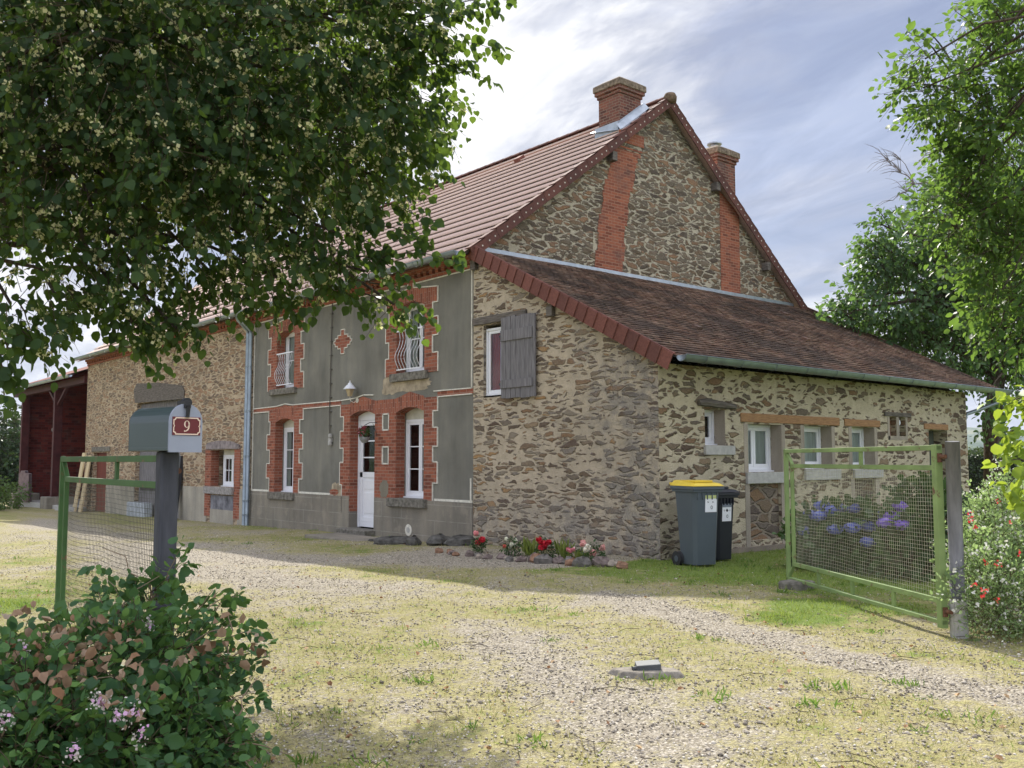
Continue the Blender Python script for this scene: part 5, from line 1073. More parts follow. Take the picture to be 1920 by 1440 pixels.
# sprays at the outline
Bs, Ds = [], []
for a, b_ in zip(LR, LT):
    a, b_ = np.array(a), np.array(b_); L = np.linalg.norm(b_ - a); n = int(L / .055) + 3
    for i in range(n):
        t = (i + .5) / n; w_ = .14 * (1 - t) + .02; Bs.append(a + (b_ - a) * t + rng.normal(size=3) * w_ * .5 + np.array([0, 0, .10 * L * math.sin(math.pi * t)])); Ds.append(nrm((b_ - a) / L + rng.normal(size=3) * .35 + np.array([0, 0, -.3])))
P2, Y2_, N2_, S2 = leafset(np.array(Bs), np.array(Ds), .13, 3, .078, .9, .035)
world_child(scatter('crown', np.concatenate([P, P2]), np.concatenate([Y, Y2_]), np.concatenate([Nn, N2_]), np.concatenate([S, S2]), HEART, m_lime_leaf, None), tree)
world_child(twigmesh('twigs', B, D, .34, .0028, m_twig, None), tree)
# hanging flower clusters with pale bracts
m_flower = leafmat('lime_blossom', [(.70, .67, .38), (.82, .78, .50), (.60, .60, .30)], trans=.5, tcol=(.8, .8, .4), rough=.8, spec=.1)
sel = rng.random(len(B)) < .62; Bf = B[sel] + D[sel] * .15 + np.array([0, 0, -.06])
nf = len(Bf); K = 12
C3 = np.repeat(Bf, K, 0) + rng.normal(size=(nf * K, 3)) * np.array([.026, .026, .024]); world_child(scatter('blossom', C3, rdir(nf * K), rdir(nf * K), rng.uniform(.014, .028, nf * K), QUAD, m_flower, None), tree)
world_child(scatter('bract', Bf + np.array([0, 0, .03]), rdir(nf) * .5 + np.array([0, 0, -1]), rdir(nf), rng.uniform(.05, .075, nf), OVAL, leafmat('pale_bract', [(.16, .20, .06), (.22, .26, .08)], trans=.5, tcol=(.5, .6, .12)), None, .6), tree)

def treeish(name, label, blobs_, tips, roots, leaf, lm, loc, per=14, tl=.45, nl=8, size=.09, droop=.1, hang=.3, tmpl=OVAL, trunk=None, rtrunk=(.2, .12), limbr=.05, group=None, cat='tree', wide=1.0, twr=.004, inner=.15, sgap=.09):
    o = empty(name, label, cat, loc, group=group); loc = Vector(loc)
    if trunk:
        mb = MB(); tr = [Vector(p) for p in trunk]; n = len(tr); mb.tube(tr, [rtrunk[0] + (rtrunk[1] - rtrunk[0]) * i / (n - 1) for i in range(n)], 12); world_child(mb.build('trunk', m_bark, None, True), o)
        mb = MB()
        for i, bl in enumerate(blobs_): s = tr[n // 2 + i % (n - n // 2)]; limb(mb, s, bl[:3], limbr * min(1, .4 + bl[3]), limbr * .15, 7, .10, i)
        for i, (a, b_) in enumerate(zip(roots, tips)): limb(mb, a, b_, limbr * .2, limbr * .05, 5, .06, 50 + i)
        world_child(mb.build('limb', m_bark, None, True), o)
    B, D = twigs(blobs_, per, tl, .05, droop, inner); P, Y, Nn, S = leafset(B, D, tl, nl, size, hang, size * .6)
    if len(tips):
        Bs, Ds = [], []
        for a, b_ in zip(roots, tips):
            a, b_ = np.array(a), np.array(b_); L = np.linalg.norm(b_ - a); n = int(L / sgap) + 3
            for i in range(n): t = (i + .5) / n; Bs.append(a + (b_ - a) * t + rng.normal(size=3) * (L * .12 * (1 - t) + .02)); Ds.append(nrm((b_ - a) / L + rng.normal(size=3) * .5))
        q = leafset(np.array(Bs), np.array(Ds), tl * .5, max(3, nl // 2), size, hang, size * .5); P, Y, Nn, S = [np.concatenate(z) for z in zip((P, Y, Nn, S), q)]
    world_child(scatter('crown' if cat == 'tree' else 'foliage', P, Y, Nn, S, tmpl, lm, None, wide), o); world_child(twigmesh('twigs', B, D, tl, twr, m_twig, None), o)
    return o, B, D
m_oakl = leafmat('oak_leaf', [(.030, .070, .020), (.045, .095, .026), (.065, .12, .030), (.08, .135, .03)], trans=.45, tcol=(.38, .62, .08))
m_chl = leafmat('cherry_leaf', [(.035, .08, .032), (.055, .11, .04), (.07, .14, .045), (.04, .09, .035)], trans=.42, tcol=(.32, .55, .09), spec=.5)
treeish('oak_tree', 'tall sunlit yellow-green oak rising beyond the flowering sage', [(1.91,-4.56,6.71,0.80),(2.17,-4.91,7.98,1.00),(1.33,-4.05,6.43,0.55),(0.83,-3.91,6.70,0.30),(1.28,-3.85,6.26,0.40),(1.99,-4.16,6.05,0.75),(0.92,-3.82,6.36,0.25),(1.99,-4.47,5.24,0.80),(1.74,-3.89,5.47,0.35),(1.64,-4.12,4.75,0.55),(1.83,-4.49,4.21,0.70),(1.73,-3.79,4.61,0.40),(2.29,-4.78,5.80,1.30),(2.54,-4.80,4.05,1.20),(1.60,-4.36,3.57,0.40),(1.98,-4.53,3.31,0.50),(1.55,-3.67,4.90,0.25),(1.48,-4.62,7.00,0.30),(1.39,-4.57,7.21,0.20)], [(1.38,-4.45,7.43),(0.62,-3.78,7.05),(0.66,-3.60,6.32),(0.77,-3.67,6.05),(1.21,-3.72,5.55),(1.43,-3.74,5.23),(0.71,-3.98,7.00),(1.24,-3.53,4.73),(1.09,-4.20,7.32),(1.48,-4.32,2.88)], [(1.74,-4.58,7.09),(1.17,-4.06,6.60),(1.24,-4.09,6.32),(1.41,-4.07,6.08),(1.69,-4.13,5.62),(1.82,-4.20,5.27),(1.16,-4.07,6.74),(1.68,-3.88,4.59),(1.49,-4.47,6.77),(1.76,-4.50,3.57)], None, m_oakl, (1.4, -9.4, 0), per=14, tl=.42, nl=9, size=.095, trunk=[(1.3, -9.8, -.2), (1.3, -9.8, 1.5), (1.25, -9.7, 3.5), (1.2, -9.6, 5), (1.2, -9.5, 7), (1.2, -9.5, 8.5)], rtrunk=(.28, .12), limbr=.07, wide=1.2)
o, B_, D_ = treeish('cherry_tree', 'dark green leaning tree with thick trunk behind the end of the stone building', [(11.97,2.19,5.58,1.40),(13.47,1.50,6.49,1.60),(14.99,0.75,7.71,1.80),(11.28,2.84,4.91,0.80),(10.40,2.90,5.10,0.35),(12.16,1.51,4.31,1.10),(13.55,0.91,5.17,1.50),(11.90,2.10,6.93,0.80),(11.51,2.48,6.39,0.60),(11.27,2.62,7.06,0.25),(11.36,2.50,7.47,0.20),(13.46,2.00,8.00,1.00),(14.91,0.43,5.11,1.60),(12.03,2.25,4.50,0.70),(13.61,0.34,3.91,0.90),(12.91,1.35,3.67,0.45),(14.69,1.55,8.70,1.20),(16.76,0.67,6.79,2.20),(11.29,2.64,6.66,0.40),(10.88,3.10,5.58,0.30)], [(9.88,3.32,5.17),(10.07,3.13,5.50),(11.06,2.78,7.20),(11.23,2.56,7.87),(10.91,3.02,6.12),(11.56,0.29,2.03),(11.86,0.08,1.65),(11.62,0.17,2.77),(10.97,2.89,6.79)], [(10.69,2.93,5.00),(10.78,2.84,5.13),(11.51,2.48,6.39),(11.69,2.27,7.06),(11.45,2.62,5.58),(12.30,0.19,3.30),(12.53,0.08,2.54),(12.38,0.10,3.55),(11.63,2.41,6.12)], None, m_chl, (16, 2, 0), per=11, tl=.6, nl=9, size=.14, hang=.6, trunk=[(13.49,0.86,-0.12),(13.41,0.81,1.00),(13.30,0.76,2.33),(13.40,0.67,3.65),(13.47,0.73,5.01),(13.38,0.92,6.39)], rtrunk=(.30, .20), limbr=.12, twr=.006, wide=1.1)
mb = MB(); DB = [Vector(p) for p in [(12.45,1.49,8.41),(11.98,1.88,8.48),(11.70,2.08,8.75),(11.43,2.27,9.09),(11.16,2.48,9.29),(11.83,2.02,8.28),(11.58,2.25,8.07),(11.33,2.47,7.94),(11.51,2.22,8.95),(11.34,2.38,8.75),(11.69,2.06,9.09),(11.83,2.01,8.34)]]
for a, b_, r in ((0, 1, .03), (1, 2, .022), (2, 3, .016), (3, 4, .010), (1, 5, .02), (5, 6, .014), (6, 7, .009), (2, 8, .012), (2, 9, .01), (1, 10, .013), (5, 11, .01)): limb(mb, DB[a], DB[b_], r, r * .5, 4, .12, a * 7 + b_)
for i in range(40):
    s = DB[random.choice([1, 2, 3, 5, 6, 8, 10])]; e = s + Vector((random.uniform(-.8, .1), random.uniform(-.1, .5), random.uniform(-.35, .55))); limb(mb, s, e, .008, .002, 4, .15, i)
world_child(mb.build('dead_branch', plain('bare_grey_branch', (.20, .17, .16), .9), None), o)

# bramble bush in front of the mailbox post
m_br = leafmat('bramble_leaf', [(.022, .065, .026), (.040, .105, .035), (.065, .15, .045), (.03, .09, .04), (.09, .19, .05), (.13, .25, .06)], trans=.30, tcol=(.30, .46, .08), rough=.55, spec=.3)
BB = [(x, y, z, r * .92 - .02) for x, y, z, r in [(-9.43,-4.76,0.47,0.36),(-9.79,-4.97,0.40,0.36),(-9.11,-4.76,0.48,0.26),(-9.27,-5.12,0.22,0.32),(-8.96,-4.87,0.32,0.16),(-9.66,-5.32,0.22,0.36),(-9.89,-4.63,0.42,0.28),(-9.19,-4.06,0.64,0.16),(-8.93,-4.40,0.60,0.15),(-10.02,-5.29,0.29,0.40),(-9.47,-4.20,0.52,0.20),(-9.00,-4.09,0.72,0.12),(-8.85,-4.59,0.59,0.10),(-9.07,-5.28,0.17,0.12),(-9.40,-5.25,-0.03,0.40),(-9.69,-4.15,0.54,0.14),(-8.86,-4.83,0.46,0.09)]]
o, B_, D_ = treeish('bramble_bush', 'dense bramble bush with withered brown leaves and pale pink blossom below the mailbox', BB + [(x, y, max(.15, z - .45), r) for x, y, z, r in BB if z > .55] + [(x, y, .12, r) for x, y, z, r in BB[:6]], [(-8.89,-4.21,1.00),(-8.91,-4.32,0.96),(-8.75,-4.70,0.79),(-8.76,-4.93,0.61),(-8.73,-4.96,0.53),(-8.76,-4.69,0.77),(-9.28,-3.87,0.86),(-9.01,-4.10,0.87),(-9.24,-4.03,0.84),(-8.82,-4.51,0.79),(-8.79,-5.01,0.32),(-9.09,-4.03,0.83)], [(-8.97,-4.12,0.72),(-8.95,-4.14,0.75),(-8.87,-4.58,0.65),(-8.89,-4.83,0.57),(-8.88,-4.82,0.46),(-8.90,-4.57,0.68),(-9.23,-4.02,0.59),(-9.01,-4.08,0.69),(-9.16,-4.08,0.68),(-8.88,-4.45,0.66),(-8.95,-5.00,0.29),(-9.06,-4.04,0.66)], None, m_br, (-9.3, -5.5, 0), per=120, tl=.15, nl=6, size=.050, droop=-.1, hang=.25, tmpl=HEART, cat='bush', twr=.0022, inner=.3, sgap=.045, wide=.95)
mb = MB()
for i, (a, b_) in enumerate(zip([(-8.97,-4.12,0.72),(-8.95,-4.14,0.75),(-8.87,-4.58,0.65),(-8.89,-4.83,0.57),(-8.88,-4.82,0.46),(-8.90,-4.57,0.68),(-9.23,-4.02,0.59),(-9.01,-4.08,0.69),(-9.16,-4.08,0.68),(-8.88,-4.45,0.66),(-8.95,-5.00,0.29),(-9.06,-4.04,0.66)], [(-8.89,-4.21,1.00),(-8.91,-4.32,0.96),(-8.75,-4.70,0.79),(-8.76,-4.93,0.61),(-8.73,-4.96,0.53),(-8.76,-4.69,0.77),(-9.28,-3.87,0.86),(-9.01,-4.10,0.87),(-9.24,-4.03,0.84),(-8.82,-4.51,0.79),(-8.79,-5.01,0.32),(-9.09,-4.03,0.83)])): limb(mb, a, b_, .004, .0018, 5, .10, i)
for i in range(36): s = Vector(random.choice(BB)[:3]); limb(mb, s, s + Vector((random.uniform(-.3, .3), random.uniform(-.3, .3), random.uniform(-.35, .3))), .005, .002, 5, .2, i)
world_child(mb.build('cane', plain('dry_bramble_cane', (.24, .18, .12), .9), None), o)
DC = np.array([(-9.77,-4.88,0.69),(-9.77,-5.01,0.64),(-9.87,-4.93,0.61),(-9.73,-5.17,0.63),(-9.85,-5.39,0.58),(-9.55,-5.19,0.64),(-9.57,-5.44,0.63),(-9.03,-5.17,0.67),(-8.94,-5.24,0.64),(-9.64,-4.99,0.66),(-9.76,-4.63,0.73),(-9.90,-4.77,0.64),(-9.60,-5.60,0.55),(-9.76,-5.28,0.59),(-9.60,-5.02,0.65),(-9.84,-5.08,0.61),(-9.21,-5.15,0.62),(-9.84,-4.69,0.67),(-9.69,-4.82,0.71),(-9.53,-4.95,0.67)]); DC = np.repeat(DC, 11, 0) + rng.normal(size=(len(DC) * 11, 3)) * .06
world_child(scatter('withered_foliage', DC, rdir(len(DC)) + np.array([0, 0, -.6]), rdir(len(DC)), rng.uniform(.025, .07, len(DC)), CURL, leafmat('withered_brown_leaf', [(.16, .10, .06), (.28, .19, .12), (.40, .30, .21), (.24, .13, .07), (.46, .38, .29)], trans=.2, tcol=(.4, .22, .08), rough=.8, spec=.1), None), o)
FC = np.array([(-9.74,-5.63,0.56),(-9.73,-5.63,0.53),(-9.68,-5.67,0.49),(-9.65,-5.83,0.45),(-9.91,-5.93,0.46),(-9.85,-4.89,0.65),(-10.07,-5.61,0.54),(-9.63,-5.71,0.51),(-9.32,-4.95,0.72)]); n = len(FC); K = 26; FP = np.repeat(FC, K, 0) + rng.normal(size=(n * K, 3)) * .020
world_child(scatter('bud', FP, rdir(n * K), rdir(n * K), rng.uniform(.006, .011, n * K), QUAD, leafmat('pale_bud', [(.45, .42, .36), (.62, .58, .52)], trans=.2, tcol=(.6, .5, .5)), None), o)
FP = np.repeat(FC, 7, 0) + rng.normal(size=(n * 7, 3)) * .012; world_child(scatter('pink_petal', FP, rdir(n * 7), rdir(n * 7), rng.uniform(.014, .022, n * 7), OVAL, leafmat('pink_petal', [(.62, .34, .58), (.75, .5, .70)], trans=.3, tcol=(.8, .5, .7)), None, 1.5), o)

# flowering sage by the round post
m_sal = leafmat('sage_leaf', [(.16, .24, .11), (.22, .32, .15), (.32, .42, .22), (.16, .26, .10)], trans=.5, tcol=(.5, .68, .2), rough=.6)
SB = [(-2.26,-5.80,0.66,0.38),(-1.88,-5.87,0.84,0.45),(-2.59,-6.01,0.34,0.38),(-2.17,-6.11,0.41,0.50),(-1.94,-5.57,0.92,0.22),(-1.65,-5.69,1.01,0.25),(-1.44,-5.75,1.16,0.25),(-2.52,-5.80,0.27,0.22),(-1.70,-6.03,0.88,0.60),(-2.50,-5.85,0.59,0.25)]
o, B_, D_ = treeish('flowering_sage', 'loose pale green shrub dotted with white and red flowers beside the round post', SB + [(x, y, max(.15, z - .5), r) for x, y, z, r in SB if z > .5], [(-1.87,-5.52,1.14),(-1.70,-5.67,1.19),(-1.48,-5.73,1.31),(-1.87,-5.65,1.12),(-2.21,-5.59,0.84),(-2.00,-5.53,1.02)], [(-1.79,-5.55,0.81),(-1.68,-5.65,0.91),(-1.47,-5.71,1.01),(-1.82,-5.66,0.87),(-2.13,-5.64,0.64),(-1.93,-5.56,0.77)], None, m_sal, (-2.1, -6.1, 0), per=75, tl=.17, nl=8, size=.034, droop=-.5, hang=-.3, cat='shrub', twr=.0016, inner=.2, sgap=.04)
q = rng.random(len(B_)) < .5; FP = np.repeat(B_[q] + D_[q] * .15, 3, 0); FP = FP + rng.normal(size=FP.shape) * .012
world_child(scatter('white_flower', FP, rdir(len(FP)), rdir(len(FP)), rng.uniform(.016, .032, len(FP)), OVAL, leafmat('white_petal', [(.7, .7, .62), (.8, .78, .72)], trans=.3, tcol=(.8, .8, .7)), None, 1.5), o)
FC = np.array([(-2.63,-5.85,1.00),(-2.67,-5.82,1.02),(-2.61,-5.86,0.99),(-3.06,-6.25,0.69),(-3.17,-6.15,0.64),(-3.21,-6.23,0.54),(-3.36,-6.23,0.47),(-3.33,-6.38,0.42),(-3.09,-6.22,0.65),(-3.32,-6.26,0.47),(-2.48,-6.11,1.01),(-2.27,-5.90,1.12),(-2.60,-5.86,0.92),(-2.90,-6.25,0.74),(-3.25,-6.06,0.51),(-2.62,-5.72,0.91)]); FC = FC + rng.normal(size=FC.shape) * .05; FP = np.repeat(FC, 5, 0) + rng.normal(size=(len(FC) * 5, 3)) * .010
world_child(scatter('red_flower', FP, rdir(len(FP)), rdir(len(FP)), rng.uniform(.016, .028, len(FP)), OVAL, leafmat('red_petal', [(.65, .03, .04), (.75, .08, .07)], trans=.35, tcol=(.9, .1, .1)), None, 1.6), o)

# hydrangeas under the end wall
m_hyd = leafmat('hydrangea_leaf', [(.030, .065, .020), (.045, .09, .026), (.060, .115, .03)], trans=.2, tcol=(.2, .35, .05))
def mophead(par, pts_, m, r=.10):
    pts_ = np.array(pts_); K = 150; n = len(pts_); d = rdir(n * K); P = np.repeat(pts_, K, 0) + d * r * rng.uniform(.8, 1.05, (n * K, 1)) * np.array([1.15, 1.15, .72])
    world_child(scatter('flower_head', P, nrm(np.cross(d, rdir(n * K))), d, rng.uniform(.022, .036, n * K), QUAD, m, None), par)
m_blue = leafmat('blue_floret', [(.09, .12, .40), (.13, .17, .50), (.17, .18, .46), (.20, .25, .52)], trans=.2, tcol=(.3, .3, .9)); m_purp = leafmat('purple_floret', [(.20, .13, .55), (.28, .16, .60), (.33, .22, .62)], trans=.2, tcol=(.4, .2, .8))
HB = [(0.94,-2.19,0.59,0.36),(1.07,-2.55,0.57,0.40),(1.20,-2.79,0.50,0.34),(0.83,-1.95,0.47,0.25),(0.82,-2.46,0.40,0.35),(0.91,-2.79,0.31,0.25)]; o, _, _ = treeish('hydrangea', 'hydrangea with blue mophead flowers seen through the gate mesh', HB + [(x, y, .22, r) for x, y, z, r in HB], [], [], None, m_hyd, (-.2, -2.6, 0), per=26, tl=.22, nl=5, size=.10, cat='shrub', group=None, droop=-.3, tmpl=HEART); mophead(o, [(0.80,-2.24,0.87),(0.81,-2.37,0.81),(0.99,-2.39,0.84),(1.05,-2.57,0.84),(0.60,-2.32,0.74),(0.56,-2.13,0.53),(0.51,-2.61,0.58),(0.83,-2.88,0.63),(0.82,-2.94,0.62),(0.67,-2.99,0.43),(0.59,-2.82,0.61),(0.70,-2.13,0.75),(1.25,-2.85,0.75)], m_blue, .09)
HB = [(0.95,-3.38,0.65,0.36),(1.29,-3.54,0.72,0.42),(1.60,-3.67,0.78,0.38),(1.33,-3.34,0.95,0.30),(0.71,-3.43,0.50,0.25),(0.98,-3.65,0.50,0.30),(1.48,-3.83,0.65,0.30)]; o, _, _ = treeish('hydrangea', 'dark leafy hydrangea with few purple flowers just behind the round post', HB + [(x, y, .22, r) for x, y, z, r in HB], [], [], None, m_hyd, (.4, -4.2, 0), per=26, tl=.22, nl=5, size=.10, cat='shrub', droop=-.3, tmpl=HEART); mophead(o, [(0.80,-3.26,0.77),(0.61,-3.49,0.68),(0.55,-3.31,0.70),(1.29,-3.94,0.85),(1.22,-3.89,0.87),(0.87,-3.34,0.90)], m_purp, .09)

# sprig of bright leaves at the edge
SP = [(-2.81,-6.67,2.18),(-3.04,-6.60,2.01),(-3.30,-6.50,1.96),(-3.36,-6.44,1.88),(-2.76,-6.67,1.76),(-3.19,-6.56,1.67),(-3.44,-6.49,1.71),(-2.88,-6.66,1.34),(-3.25,-6.62,1.43),(-3.50,-6.55,1.50),(-3.51,-6.52,1.31),(-3.18,-6.65,1.11),(-3.46,-6.55,1.19)]
m_spr = leafmat('bright_young_leaf', [(.12, .21, .03), (.17, .27, .04), (.22, .32, .05)], trans=.5, tcol=(.6, .7, .06))
o = empty('young_maple', 'young tree with bright yellow-green leaves before the dark leaning trunk', 'tree', (-.3, -7.6, 0))
mb = MB(); mb.tube([(-.3, -7.6, -.1), (-.35, -7.5, 1.0), (-.4, -7.45, 2.4)], [.04, .03, .015], 8); world_child(mb.build('trunk', m_bark, None, True), o)
Bs, Ds, mb = [], [], MB()
for a, b_ in ((0, 1), (1, 2), (1, 3), (4, 5), (5, 6), (7, 8), (8, 9), (8, 10), (11, 12), (4, 2)):
    A, Bv = np.array(SP[a]), np.array(SP[b_]); L = np.linalg.norm(Bv - A); limb(mb, SP[a], SP[b_], .008, .003, 5, .06, a)
    for i in range(int(L / .045) + 3): t = rng.random(); Bs.append(A + (Bv - A) * t + rng.normal(size=3) * .035); Ds.append(nrm((Bv - A) / L + rng.normal(size=3) * .5))
for k in (0, 4, 7, 11): limb(mb, (-.38, -7.48, 1.5), SP[k], .012, .008, 5, .08, k)
world_child(mb.build('limb', m_bark, None, True), o)
P, Y, Nn, S = leafset(np.array(Bs), np.array(Ds), .10, 3, .085, .3, .05); world_child(scatter('crown', P, Y, Nn, S, HEART, m_spr, None, .9), o)

# clipped hedge
def leafbox(name, x0, x1, y0, y1, z0, z1, n, size, lm, label, cat, core=True):
    o = empty(name, label, cat, ((x0 + x1) / 2, (y0 + y1) / 2, 0)); c = np.array([(x0 + x1) / 2, (y0 + y1) / 2, (z0 + z1) / 2]); h = np.array([x1 - x0, y1 - y0, z1 - z0]) / 2
    p = rng.uniform(-1, 1, (n, 3)); ax = rng.integers(0, 3, n); p[np.arange(n), ax] = np.sign(p[np.arange(n), ax]) * rng.uniform(.82, 1.06, n); p[:, 2] += .05 * np.sin(p[:, 0] * 9 + p[:, 1] * 7)
    P = c + p * h; Nn = nrm(p + rng.normal(size=(n, 3)) * .5); world_child(scatter('foliage', P, rdir(n), Nn, rng.uniform(.6, 1.3, n) * size, OVAL, lm, None, 1.2), o)
    if core: mb = MB(); mb.box(x0 + .15, x1 - .15, y0 + .15, y1 - .15, z0, z1 - .15); world_child(mb.build('hedge_core', plain('dark_hedge_filler', (.02, .025, .015), .95, .1), None), o)  # solid near-black box fills the hedge behind the leaves
    return o
m_hedge = leafmat('hedge_leaf', [(.016, .035, .012), (.026, .052, .016), (.04, .075, .02)], trans=.2, tcol=(.2, .3, .05))
leafbox('clipped_hedge', 12.5, 26, 3.3, 4.6, -.3, 1.78, 26000, .085, m_hedge, 'dark clipped hedge behind the end of the stone building', 'hedge')
# far wood to the left and rough growth before it
m_far = leafmat('far_leaf', [(.018, .040, .015), (.028, .058, .02), (.04, .075, .025)], trans=.15, tcol=(.2, .3, .05))
FB = [(1.70,58.23,1.97,3.50),(3.42,59.33,2.68,1.60),(3.51,56.70,2.13,1.30),(2.11,55.44,0.32,2.00),(3.12,54.61,0.32,1.20),(5.87,62.70,0.90,1.50)]
labels = ['broad dark tree farthest from the shed', 'rounded dark tree beside the shed corner, second from the shed', 'small dark tree touching the shed corner', 'low dark bushy tree under the broad tree', 'low dark bushy tree just beside the shed wall', 'dark tree crown peeping out behind the shed']
for i, bl in enumerate(FB):
    x, y, z, r = bl; treeish('woodland_tree', labels[i], [bl, (x + r * .5, y - r * .3, z - r * .35, r * .7), (x - r * .5, y + r * .3, z - r * .3, r * .75), (x, y, max(0, z - r * .9), r * .8)], [], [], None, m_far, (x, y, -1.2), per=5, tl=.7, nl=7, size=.26, trunk=[(x, y, -1.5), (x, y, z * .4), (x, y, z)], rtrunk=(.25, .12), limbr=.08, group='dark trees beyond the shed', twr=.01, inner=.5)
o, _, _ = treeish('scrub_bush', 'sunlit scrub at the foot of the dark trees beside the shed', [(-1.55,35.01,-0.10,0.50),(-0.73,36.93,0.06,0.40),(-2.52,33.19,0.09,0.80)], [], [], None, leafmat('scrub_leaf', [(.06, .11, .03), (.10, .17, .05)], trans=.3, tcol=(.3, .45, .08)), (4, 38, 0), per=22, tl=.35, nl=6, size=.12, cat='bush')

# ------------------------------------------------------------------ flower bed plants
m_pl = leafmat('peony_leaf', [(.025, .065, .02), (.04, .09, .028), (.055, .11, .03)], trans=.2, tcol=(.2, .35, .05))
def bedplant(x, y, h, w_, fl, label, seed):
    g = float(gz(x, y)); bl = [(x, y, g + h * .38, w_), (x + w_ * .3, y + w_ * .4, g + h * .28, w_ * .8), (x - w_ * .3, y - w_ * .3, g + h * .25, w_ * .8)]
    o, B, D = treeish('bedding_plant', label, bl, [], [], None, m_pl, (x, y, g), per=190, tl=.09, nl=4, size=.04, droop=-.3, cat='plant', group='flowers in the bed under the stone wall', twr=.0015)
    for (c, n, r) in fl:
        P = np.array([x, y, g + h * .62]) + rng.normal(size=(n, 3)) * np.array([w_ * .7, w_ * .8, h * .15]) + np.array([-w_ * .5, -w_ * .3, 0]); K = 34; d = rdir(n * K)
        world_child(scatter('flower', np.repeat(P, K, 0) + d * r * .7, nrm(np.cross(d, rdir(n * K))), d, rng.uniform(.6, 1, n * K) * r * .9, QUAD, leafmat('petal', [c, tuple(min(1, q * 1.3) for q in c)], trans=.25, tcol=c), None), o)
bedplant(-1.08, 3.05, .36, .12, [((.60, .03, .05), 3, .05), ((.75, .30, .30), 2, .045)], 'bedding plant with crimson and pink blooms by the grey wall corner', 1)
bedplant(-.98, 2.30, .34, .13, [((.75, .75, .60), 5, .035), ((.6, .12, .08), 1, .03)], 'bedding plant with small creamy white blooms', 2)
bedplant(-.92, 1.55, .36, .14, [((.50, .015, .03), 7, .045)], 'bedding plant with deep red blooms', 3)
bedplant(-.98, .42, .32, .15, [((.78, .42, .38), 3, .05), ((.78, .72, .60), 4, .04)], 'bedding plant with pink and cream blooms at the bed end by the corner', 4)
bedplant(-.93, .92, .26, .09, [((.70, .25, .28), 3, .035), ((.8, .7, .6), 2, .03)], 'small bedding plant with pink blooms between red and pink-cream ones', 5)
m_iris = leafmat('yellow_green_blade', [(.16, .22, .05), (.22, .28, .06), (.30, .34, .10)], trans=.4, tcol=(.5, .6, .1))
for i, (x, y, lb) in enumerate(((-.85, 2.0, 'tuft of pale green iris blades beside the white blooms'), (-.85, 1.2, 'tuft of pale green iris blades beside the deep red blooms'), (-.95, .75, 'short tuft of pale green blades near the pink blooms'))):
    n = 46; g = float(gz(x, y)); P = np.array([x, y, g]) + rng.normal(size=(n, 3)) * np.array([.05, .07, 0]); Y = np.array([0, 0, 1]) + rng.normal(size=(n, 3)) * .32
    tag(scatter('iris_clump', P, Y, rdir(n), rng.uniform(.14, .34 if i < 2 else .2, n), OVAL, m_iris, None, .16), lb, 'plant', 'flowers in the bed under the stone wall')
# hanging basket beside the door
hb = empty('hanging_basket', 'small hanging basket of dark red flowers on a bracket beside the front door', 'flower basket', (-.22, 8.2, 2.0))
mb = MB(); mb.tube([(0, 8.02, 2.3), (-.03, 8.02, 2.32), (-.15, 8.1, 2.32), (-.22, 8.2, 2.26)], .008, 6); mb.tube([(-.22, 8.2, 2.26), (-.22, 8.2, 2.10)], .004, 5); mb.tube([(0, 8.02, 2.0), (-.10, 8.06, 2.3)], .006, 5); world_child(mb.build('bracket', m_black, None), hb)
mb = MB(); mb.lathe([(.05, -.10), (.10, -.04), (.12, .02), (.10, .025)], (-.22, 8.2, 1.98), 12); world_child(mb.build('pot', plain('grey_pot', (.30, .30, .30), .7), None), hb)
n = 220; d = rdir(n); P = np.array([-.22, 8.2, 2.09]) + d * rng.uniform(.3, 1, (n, 1)) * np.array([.17, .19, .15]); world_child(scatter('foliage', P, rdir(n), d, rng.uniform(.03, .05, n), HEART, m_hyd, None), hb)
n = 260; d = rdir(n); P = np.array([-.26, 8.22, 2.13]) + d * rng.uniform(.4, 1, (n, 1)) * np.array([.13, .16, .12]); world_child(scatter('flower', P, rdir(n), d, rng.uniform(.015, .03, n), QUAD, leafmat('dark_red_petal', [(.22, .02, .03), (.35, .04, .06), (.5, .2, .22)], trans=.2, tcol=(.5, .05, .05)), None), hb)

# ------------------------------------------------------------------ grass and gravel
def rejection(n, x0, x1, y0, y1, f):
    x = rng.uniform(x0, x1, n); y = rng.uniform(y0, y1, n)
    # keep only ground the yard shows: in front of the camera, more of it close by
    d = (x - CAM.x) * FWD.x + (y - CAM.y) * FWD.y; s = (x - CAM.x) * RGT.x + (y - CAM.y) * RGT.y
    k = (d > 3.0) & (np.abs(s) < d * .62 + .6) & ~((x > -.03) & (y > -.03)) & (rng.random(n) < f(x, y) * np.clip(9.0 / d, .12, 1.6) ** 1.5)
    return x[k], y[k], d[k]
gx_, gy_, gd_ = rejection(900000, -10, 12, -7.5, 24, lambda x, y: np.clip((greenness(x, y) - .28) * 1.6, .02, 1))
g_ = greenness(gx_, gy_) + rng.normal(size=len(gx_)) * .12; lush = g_ > .66
def blades(name, m, sel_, h0, h1, lab=None):
    x, y, d = gx_[sel_], gy_[sel_], gd_[sel_]; n = len(x); P = np.stack([x, y, gz(x, y) - .004], 1); Y = np.array([0, 0, 1]) + rng.normal(size=(n, 3)) * .75; S = rng.uniform(h0, h1, n) * (1 + .3 * fbm(x, y, 3.0, 8))
    B3 = ([(-.06, 0, 0), (.06, 0, 0), (.04, .6, .06), (0, 1, .2)], [(0, 1, 2, 3)])
    o = scatter(name, P, Y, rdir(n), S, B3, m, None, np.clip(1.0, .5, 3)); o['kind'] = 'stuff'; return o
